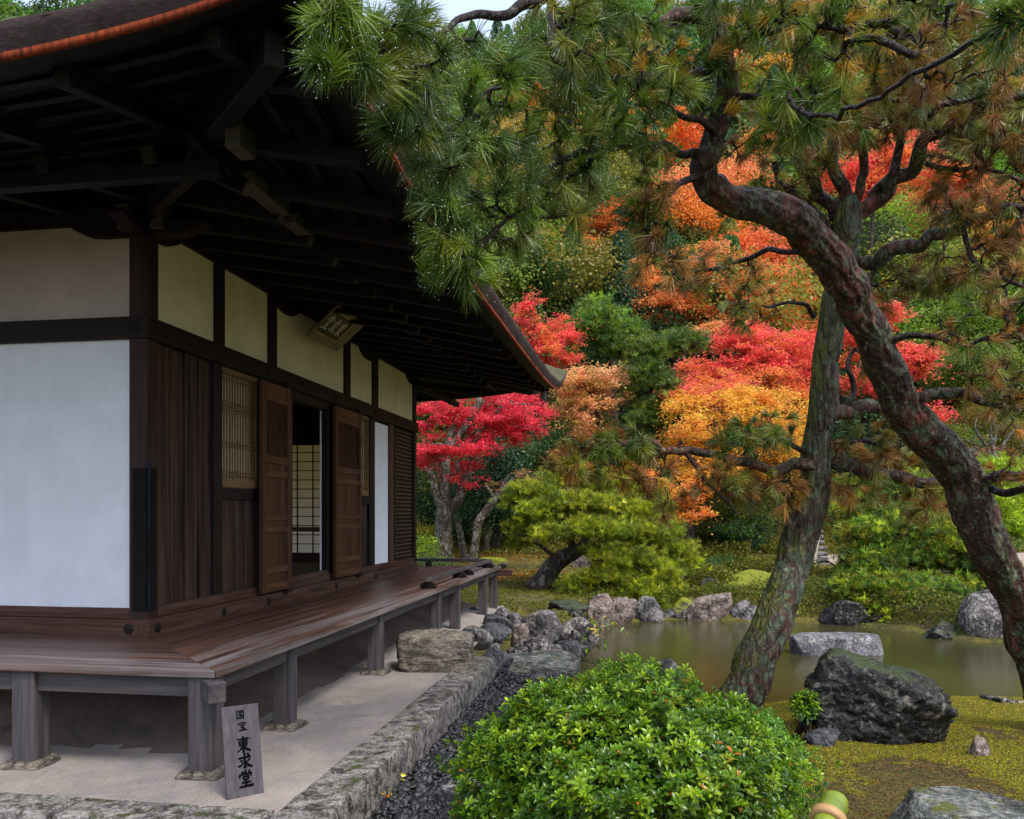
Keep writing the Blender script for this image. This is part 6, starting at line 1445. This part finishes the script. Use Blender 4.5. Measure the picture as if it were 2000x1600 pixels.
# greens of the middle ground
tree('pine_tree', 'rounded mid-green pine above the peach maple', 'tree', 1200, 33, auto_pads(1200, 650, 78, 72, 14, _r, .42, .6), 'needle', MGR + LIM[2:3], 5000, .22, .16, 'bark_d', 57, GP, nt=40)
tree('pine_tree', 'upright deep green pine between peach and red maples', 'tree', 1290, 26.5, [(1275, 690, 34, 22), (1310, 680, 36, 20), (1345, 672, 30, 16), (1262, 730, 30, 34), (1255, 780, 26, 36), (1285, 760, 34, 40), (1270, 830, 34, 36), (1300, 800, 34, 40)], 'needle', GRN + BLG, 4600, .16, .14, 'bark_d', 58, GP, nt=40, tuft=14)
for i, (cx_, cy_, rx, ry, Y_, pal, kd, sz_, nn_, lab) in enumerate([
    (1150, 540, 110, 60, 42, OLG + MGR, 'broad', .20, 7000, 'olive broadleaf tree above the scarlet young maple'),
    (1050, 520, 80, 60, 38, MGR + DGR, 'broad', .18, 6000, 'dark green tree behind the roof slope'),
    (1290, 470, 90, 60, 46, OLG + DGR, 'broad', .22, 6000, 'dim olive tree high between the two orange maples'),
    (1110, 830, 70, 70, 30, MGR + OLG, 'broad', .13, 9000, 'green tree below the eaves tip beside the crimson maple'),
    (1080, 890, 60, 40, 27, BLU + MGR, 'broad', .12, 6000, 'blue-green bushy tree behind the round pine'),
    (1180, 870, 80, 50, 29, OLG + [(.20, .16, .03)], 'broad', .12, 8000, 'olive tree under the peach maple'),
    (1420, 1010, 90, 36, 26, OLG + MGR, 'broad', .10, 8000, 'olive underwood on the slope behind the round pine'),
    (1380, 960, 60, 40, 28, OLG + [(.25, .2, .02)], 'broad', .11, 6000, 'yellowish underwood below the tall orange maple'),
    (1480, 1060, 90, 44, 27, OLG + DGR, 'broad', .10, 8000, 'dark mossy bush on the slope left of the stairs'),
    (1900, 590, 90, 60, 34, LIM[2:] + MGR, 'broad', .16, 7000, 'light green tree at right below the long bough'),
    (1780, 620, 80, 50, 36, BLU + MGR, 'broad', .17, 7000, 'blue-green tree behind the gnarled trunk'),
    (1880, 720, 100, 60, 30, OLG + MGR, 'broad', .14, 8000, 'olive tree filling the right middle distance'),
    (1950, 830, 90, 60, 28, OLG + [(.28, .12, .03)], 'broad', .13, 7000, 'russet and olive tree at the right edge'),
    (1870, 870, 70, 50, 26, OLG + MGR, 'broad', .12, 6000, 'green shrub behind the bend of the gnarled trunk'),
    (1440, 640, 80, 50, 40, OLG + [(.2, .14, .03)], 'broad', .18, 6000, 'olive tree between orange and red maples'),
    (1560, 1010, 60, 40, 33, DGR, 'broad', .13, 5000, 'dark evergreen beside the hillside steps'),
    (1040, 960, 40, 26, 26, OLG + [(.45, .32, .05)], 'broad', .09, 2600, 'thin yellow-leaved bush above the crooked tree'),
    (1020, 1020, 50, 40, 26, DGR + OLG, 'broad', .10, 5000, 'dark bush left behind the round pine')]):
    tree('broadleaf_tree' if cy_ < 900 else 'bush', lab, 'tree' if cy_ < 900 else 'shrub', cx_, Y_, auto_pads(cx_, cy_, rx, ry, 14, _r, .36, .62), kd, pal, int(nn_ * 2.0), sz_ * .62, .14, 'bark_d', 60 + i, 'green trees and bushes of the middle distance', nt=36)
tree('bush', 'small dark green spreading shrub on the path beyond the far shore', 'shrub', 1410, 21, [(1390, 1102, 26, 8), (1420, 1098, 30, 9), (1440, 1110, 22, 7), (1405, 1112, 20, 6)], 'broad', [(.05, .14, .03), (.04, .11, .025)], 3600, .05, .04, 'bark_d', 90, 'low clipped shrubs', nt=30)
for i, (x_, y_, rx, ry, Y_, pal, lab) in enumerate([(1580, 1165, 34, 22, 18.3, [(.22, .24, .015), (.12, .15, .02)], 'yellow-green mossy shrub right of the leaning trunk on the far shore'),
    (1520, 1150, 40, 20, 19, [(.14, .17, .02), (.2, .2, .02)], 'low olive shrub behind the leaning trunk'), (1660, 1215, 60, 12, 17.2, [(.10, .13, .02), (.06, .09, .02)], 'fringe of dark ferns at the water line below the shore pine'),
    (1780, 1232, 90, 14, 16.9, [(.05, .075, .015), (.08, .10, .02)], 'dark ferny fringe along the right shore'), (1475, 1195, 30, 10, 17.4, [(.22, .24, .02), (.14, .17, .02)], 'moss tuft between the pale rocks of the far shore'),
    (1240, 1190, 40, 16, 17.6, [(.10, .14, .02), (.06, .09, .02)], 'dark undergrowth between the rocks under the round pine'), (1130, 1180, 40, 16, 17.0, [(.12, .15, .02), (.2, .2, .02)], 'mossy growth at the left shore of the pond')]):
    tree('low_shrub', lab, 'shrub', x_, Y_, [(x_ - rx * .5, y_, rx * .5, ry, 0), (x_ + rx * .5, y_ + 3, rx * .5, ry * .8, 0), (x_, y_ - ry * .4, rx * .5, ry * .8, 0)], 'broad', pal, 4200, .045, .03, 'bark_d', 170 + i, 'low growth along the far shore', nt=20)
tree('bush', 'flat dark pine shrub left of the slope stairs', 'shrub', 1470, 25, [(1430, 1040, 36, 12), (1470, 1025, 36, 14), (1450, 1060, 40, 10)], 'needle', DGR + MGR[:1], 1500, .12, .05, 'bark_d', 91, 'low clipped shrubs', nt=20)
tree('old_tree', 'thick dark trunk standing behind the straighter pine beside the stairs', 'tree', 1550, 30, [(1520, 940, 70, 40), (1560, 900, 60, 40)], 'broad', DGR + OLG, 4000, .13, .22, 'bark_d', 92, None, [(1545, 1062, 40), (1548, 1010, 30), (1552, 960, 26), (1556, 900, 20)], nt=20)
tree('tree_stump', 'short dark trunk on the slope left of the steps', 'tree', 1498, 27.5, [(1500, 1000, 22, 12), (1515, 1008, 14, 8)], 'broad', DGR + OLG, 1200, .08, .2, 'bark_d', 93, None, [(1492, 1045, 22), (1496, 1020, 20), (1500, 1002, 22)], nt=8)
tree('bare_tree', 'leafless pale-limbed tree with mossy fork at the right edge', 'tree', 1945, 24, [(1940, 850, 60, 30), (1900, 870, 40, 20)], 'maple', [(.3, .1, .05)], 260, .08, .08, 'bark_c', 94, None,
     [(1945, 960, 16), (1944, 910, 14), (1940, 870, 9), (1950, 830, 5)], [[(1944, 910, 8), (1925, 870, 5), (1905, 840, 4), (1908, 815, 3)], [(1945, 900, 9), (1965, 860, 6), (1990, 830, 4)], [(1940, 870, 5), (1935, 840, 4), (1950, 800, 3)], [(1944, 930, 10), (1910, 890, 14), (1880, 875, 9)]], nt=70)

# far wooded hillside: countless crowns, one mass
rng = np.random.default_rng(500)
protos = []
for k_ in range(16):
    k = k_ % 8; m = 1900 if k_ < 8 else 8500
    if k in (0, 1, 4):   # conifers
        h_ = rng.uniform(0, 1, m) ** .8; ang = rng.uniform(0, 6.28, m); lay = .12 * np.sin(h_ * 34 + 2 * np.sin(ang * 3)); rr = (1 - h_) * .33 + .04 + lay * (1 - h_)
        pos = np.stack([np.cos(ang) * rr, np.sin(ang) * rr, h_ * 1.25 - .25], 1); nr = np.stack([np.cos(ang), np.sin(ang), np.full(m, .5)], 1) + rng.normal(0, .5, (m, 3))
    else:
        lob = unit(rng.normal(size=(16, 3))) * .40; lob[:, 2] = np.abs(lob[:, 2]) * .9; q = rng.integers(0, 16, m)
        o = unit(rng.normal(size=(m, 3))); o[:, 2] = np.where(o[:, 2] < -.3, -o[:, 2], o[:, 2]); pos = lob[q] + o * .21 * rng.uniform(.6, 1.05, (m, 1)) + np.array([0, 0, .45]); nr = o + rng.normal(0, .5, (m, 3))
    protos.append((pos, nr, rng.normal(0, .22, m)))
Vs, Fs, Cs, off = [], [], [], 0
cands = []
Yc = 37.0
while Yc < 110:
    xh = Yc * .80; step = 3.0 + (Yc - 37) * .035
    for x in np.arange(-xh, xh + 4, step): cands.append((x + rng.uniform(-1.2, 1.2), Yc + rng.uniform(-1.3, 1.3)))
    Yc += 3.1 + (Yc - 37) * .03
for x, y in cands:
    z = h1(x, y); gap = -.20 < x / y < .03 and y > 52
    hh = rng.uniform(6.5, 10.5) * (.62 if gap else 1); k = int(rng.choice(8, p=[.17, .15, .15, .15, .14, .12, .07, .05])); near_ = y < 54; pos, nr, cn = protos[k + (8 if near_ else 0)]
    pal = {0: BLU + DGR, 1: DGR + MGR, 2: MGR + OLG, 3: OLG + MGR, 4: BLU + MGR, 5: MGR + LIM[2:3], 6: ORG + [(.3, .2, .03)], 7: OLG + [(.3, .22, .03)]}[k]
    wd = hh * (rng.uniform(.7, .95) if k in (0, 1, 4) else rng.uniform(.75, 1.0)); a = rng.uniform(0, 6.28); c_, s_ = math.cos(a), math.sin(a)
    R_ = np.array([[c_, -s_, 0], [s_, c_, 0], [0, 0, 1]]); pw_ = (pos * np.array([wd, wd, hh * .85])) @ R_.T + np.array([x, y, z + hh * .12])
    col = np.clip(np.array(pal)[rng.integers(0, len(pal))][None] * np.exp(cn[:, None] + rng.normal(0, .15, (1, 3))) * rng.uniform(.65, 1.55), 0, .9)
    V, F, C_ = leaves(pw_, nr @ R_.T, (.135 if near_ else .32) * (hh / 8), col, rng, .8, .1); Vs.append(V); Fs.append(F + off); Cs.append(C_); off += len(V)
    if near_:
        V, F = segs_mesh(np.array([[x, y, z - .3]]), np.array([[x + .3, y, z + hh * .7]]), np.array([.16]), np.array([.06]), 6); F = np.concatenate([F[:, [0, 1, 2]], F[:, [0, 2, 3]]]); Vs.append(V); Fs.append(F + off); Cs.append(np.full((len(V), 3), (.07, .05, .04))); off += len(V)
tag(fast('far_wood', np.concatenate(Vs), np.concatenate(Fs), M['leaf'], None, np.concatenate(Cs)), 'mixed wood of conifers and autumn trees covering the hillside behind the garden', kind='stuff')

# ---------------------------------------------------------------- steps, posts, visitors on the far side
def steps(name, label, x, y, z, n, w, rise, run, mat, yaw=0, rail=False):
    root = empty(name, (x, y, z), label, 'steps', None, rz=yaw)
    for i in range(n):
        V, F = rock_mesh(1, 1, 1, 300 + i + int(x * 10), 6, .05, 3, .6, .85); V = V * np.array([w / 2, run * .62, rise * .55]); 
        o = fast('step', V + np.array([rng.normal(0, .02), i * run, i * rise]), F, M[mat], root, smooth=True)
    if rail:
        MB().bar((-w * .1, -.1, .05), (w * .42, n * run, n * rise + .12), .07, .09).build('handrail', M['lightgrey'], root)
    return root
p_ = P(1596, 1104, 23.2); steps('stone_steps', 'steep pale stone steps with a wooden rail, right of the leaning trunk', p_[0], 23.2, p_[2], 7, .95, .155, .16, 'rock', -.1, True)
p_ = P(1518, 1046, 28.5); steps('stone_steps', 'stone steps climbing the slope left of the leaning trunk', p_[0], 28.5, p_[2], 6, 1.5, .16, .45, 'pinkrock', .1)
p_ = P(1500, 1004, 33); steps('stone_steps', 'upper flight of stone steps glimpsed below the orange leaves', p_[0], 33, p_[2], 4, 1.0, .16, .5, 'rock', -.2)
pb_ = P(1517, 1046, 27.6); po = empty('wooden_post', tuple(pb_), 'slim dark wooden post beside the slope steps', 'post')
MB().box(-.05, .05, -.05, .05, 0, .78).build('shaft', M['dark_z'], po, .01); MB().box(-.04, .04, -.04, .04, .78, 1.9).build('upper_shaft', M['grey_z'], po, .01)

def person(label, px, Y, z, top, bottom, seed, hgt=1.62):
    """one continuous skinned figure with head, face and hands"""
    x = (px - 1000) / FPX * Y; root = empty('person', (x, Y, z), label, 'person', 'visitors on the sand path')
    me = bpy.data.meshes.new('body'); s = hgt / 1.62
    J = dict(pel=(0, 0, .88), wai=(0, 0, 1.02), che=(0, .0, 1.24), nck=(0, 0, 1.38), hd0=(0, -.01, 1.46), hd1=(0, -.015, 1.56), hl=(.09, 0, .85), kl=(.10, -.02, .48), al=(.10, .02, .08), fl=(.10, -.12, .03),
             hr=(-.09, 0, .85), kr=(-.10, -.02, .48), ar=(-.10, .02, .08), fr=(-.10, -.12, .03), sl=(.17, 0, 1.32), el=(.22, -.02, 1.06), wl=(.15, -.22, .98), ml=(.12, -.29, 1.0), sr=(-.17, 0, 1.32), er=(-.22, -.01, 1.06), wr=(-.16, -.2, .98), mr=(-.13, -.27, 1.0))
    E = [('pel', 'wai'), ('wai', 'che'), ('che', 'nck'), ('nck', 'hd0'), ('hd0', 'hd1'), ('pel', 'hl'), ('hl', 'kl'), ('kl', 'al'), ('al', 'fl'), ('pel', 'hr'), ('hr', 'kr'), ('kr', 'ar'), ('ar', 'fr'), ('che', 'sl'), ('sl', 'el'), ('el', 'wl'), ('wl', 'ml'), ('che', 'sr'), ('sr', 'er'), ('er', 'wr'), ('wr', 'mr')]
    Rr = dict(pel=.13, wai=.12, che=.14, nck=.05, hd0=.075, hd1=.085, hl=.095, kl=.06, al=.045, fl=.04, hr=.095, kr=.06, ar=.045, fr=.04, sl=.06, el=.045, wl=.032, ml=.035, sr=.06, er=.045, wr=.032, mr=.035)
    vs_ = list(J.values()); ks = list(J)
    for side, w in ((1, 'wl'), (-1, 'wr')):
        for f in range(5):
            a = 'ml' if side > 0 else 'mr'; b0 = Vector(J[a]); off = (f - 2) * .016
            vs_.append(tuple(b0 + Vector((off, -.05 - .01 * (2 - abs(f - 2)), -.005)))); ks.append(f'{a}{f}'); E.append((a, ks[-1])); Rr[ks[-1]] = .009
    me.from_pydata([tuple(c * s for c in v) for v in vs_], [(ks.index(a), ks.index(b_)) for a, b_ in E], [])
    o = link('body', me, M[bottom], root); me.materials.append(M[top]); m_ = o.modifiers.new('skin', 'SKIN')
    for i, k in enumerate(ks): me.skin_vertices[0].data[i].radius = (Rr[k] * s,) * 2
    me.skin_vertices[0].data[0].use_root = True
    o.modifiers.new('sub', 'SUBSURF').levels = 1
    d, F = ico(3); c = np.array([0, 0, 1.28]) * s
    # coat, hair and face features as clothing and details
    V = d * np.array([.205, .145, .30]) * s * (1 + .06 * fbm(d * 3, 3, seed))[:, None] + np.array([0, 0, 1.14]) * s; fast('jacket', V, F, M[top], root, smooth=True)
    V = d * np.array([.10, .115, .115]) * s + np.array([0, .02, 1.565]) * s; fast('hair', V, F, M['hair'], root, smooth=True)
    V = d * np.array([.078, .06, .095]) * s + np.array([0, -.055, 1.53]) * s; f_ = fast('face', V, F, M['skin'], root, smooth=True)
    d3, F3_ = ico(1)
    for sx in (-1, 1): fast('eye', d3 * .010 * s + np.array([sx * .03, -.112, 1.545]) * s, F3_, M['hair'], f_)
    fast('nose', d3 * np.array([.010, .018, .02]) * s + np.array([0, -.118, 1.52]) * s, F3_, M['skin'], f_)
    return root
zg = h1(10.6, 22.6)
person('visitor in a white top and dark trousers half hidden by the right-hand pine', 1768, 22.6, h1(10.85, 22.6) + .05, 'cloth_white', 'cloth_dark', 1)
person('visitor in dark clothing standing left of the one in white, behind the pine', 1738, 23.0, h1(10.6, 23.0) + .05, 'cloth_dark', 'cloth_dark', 2, 1.7)
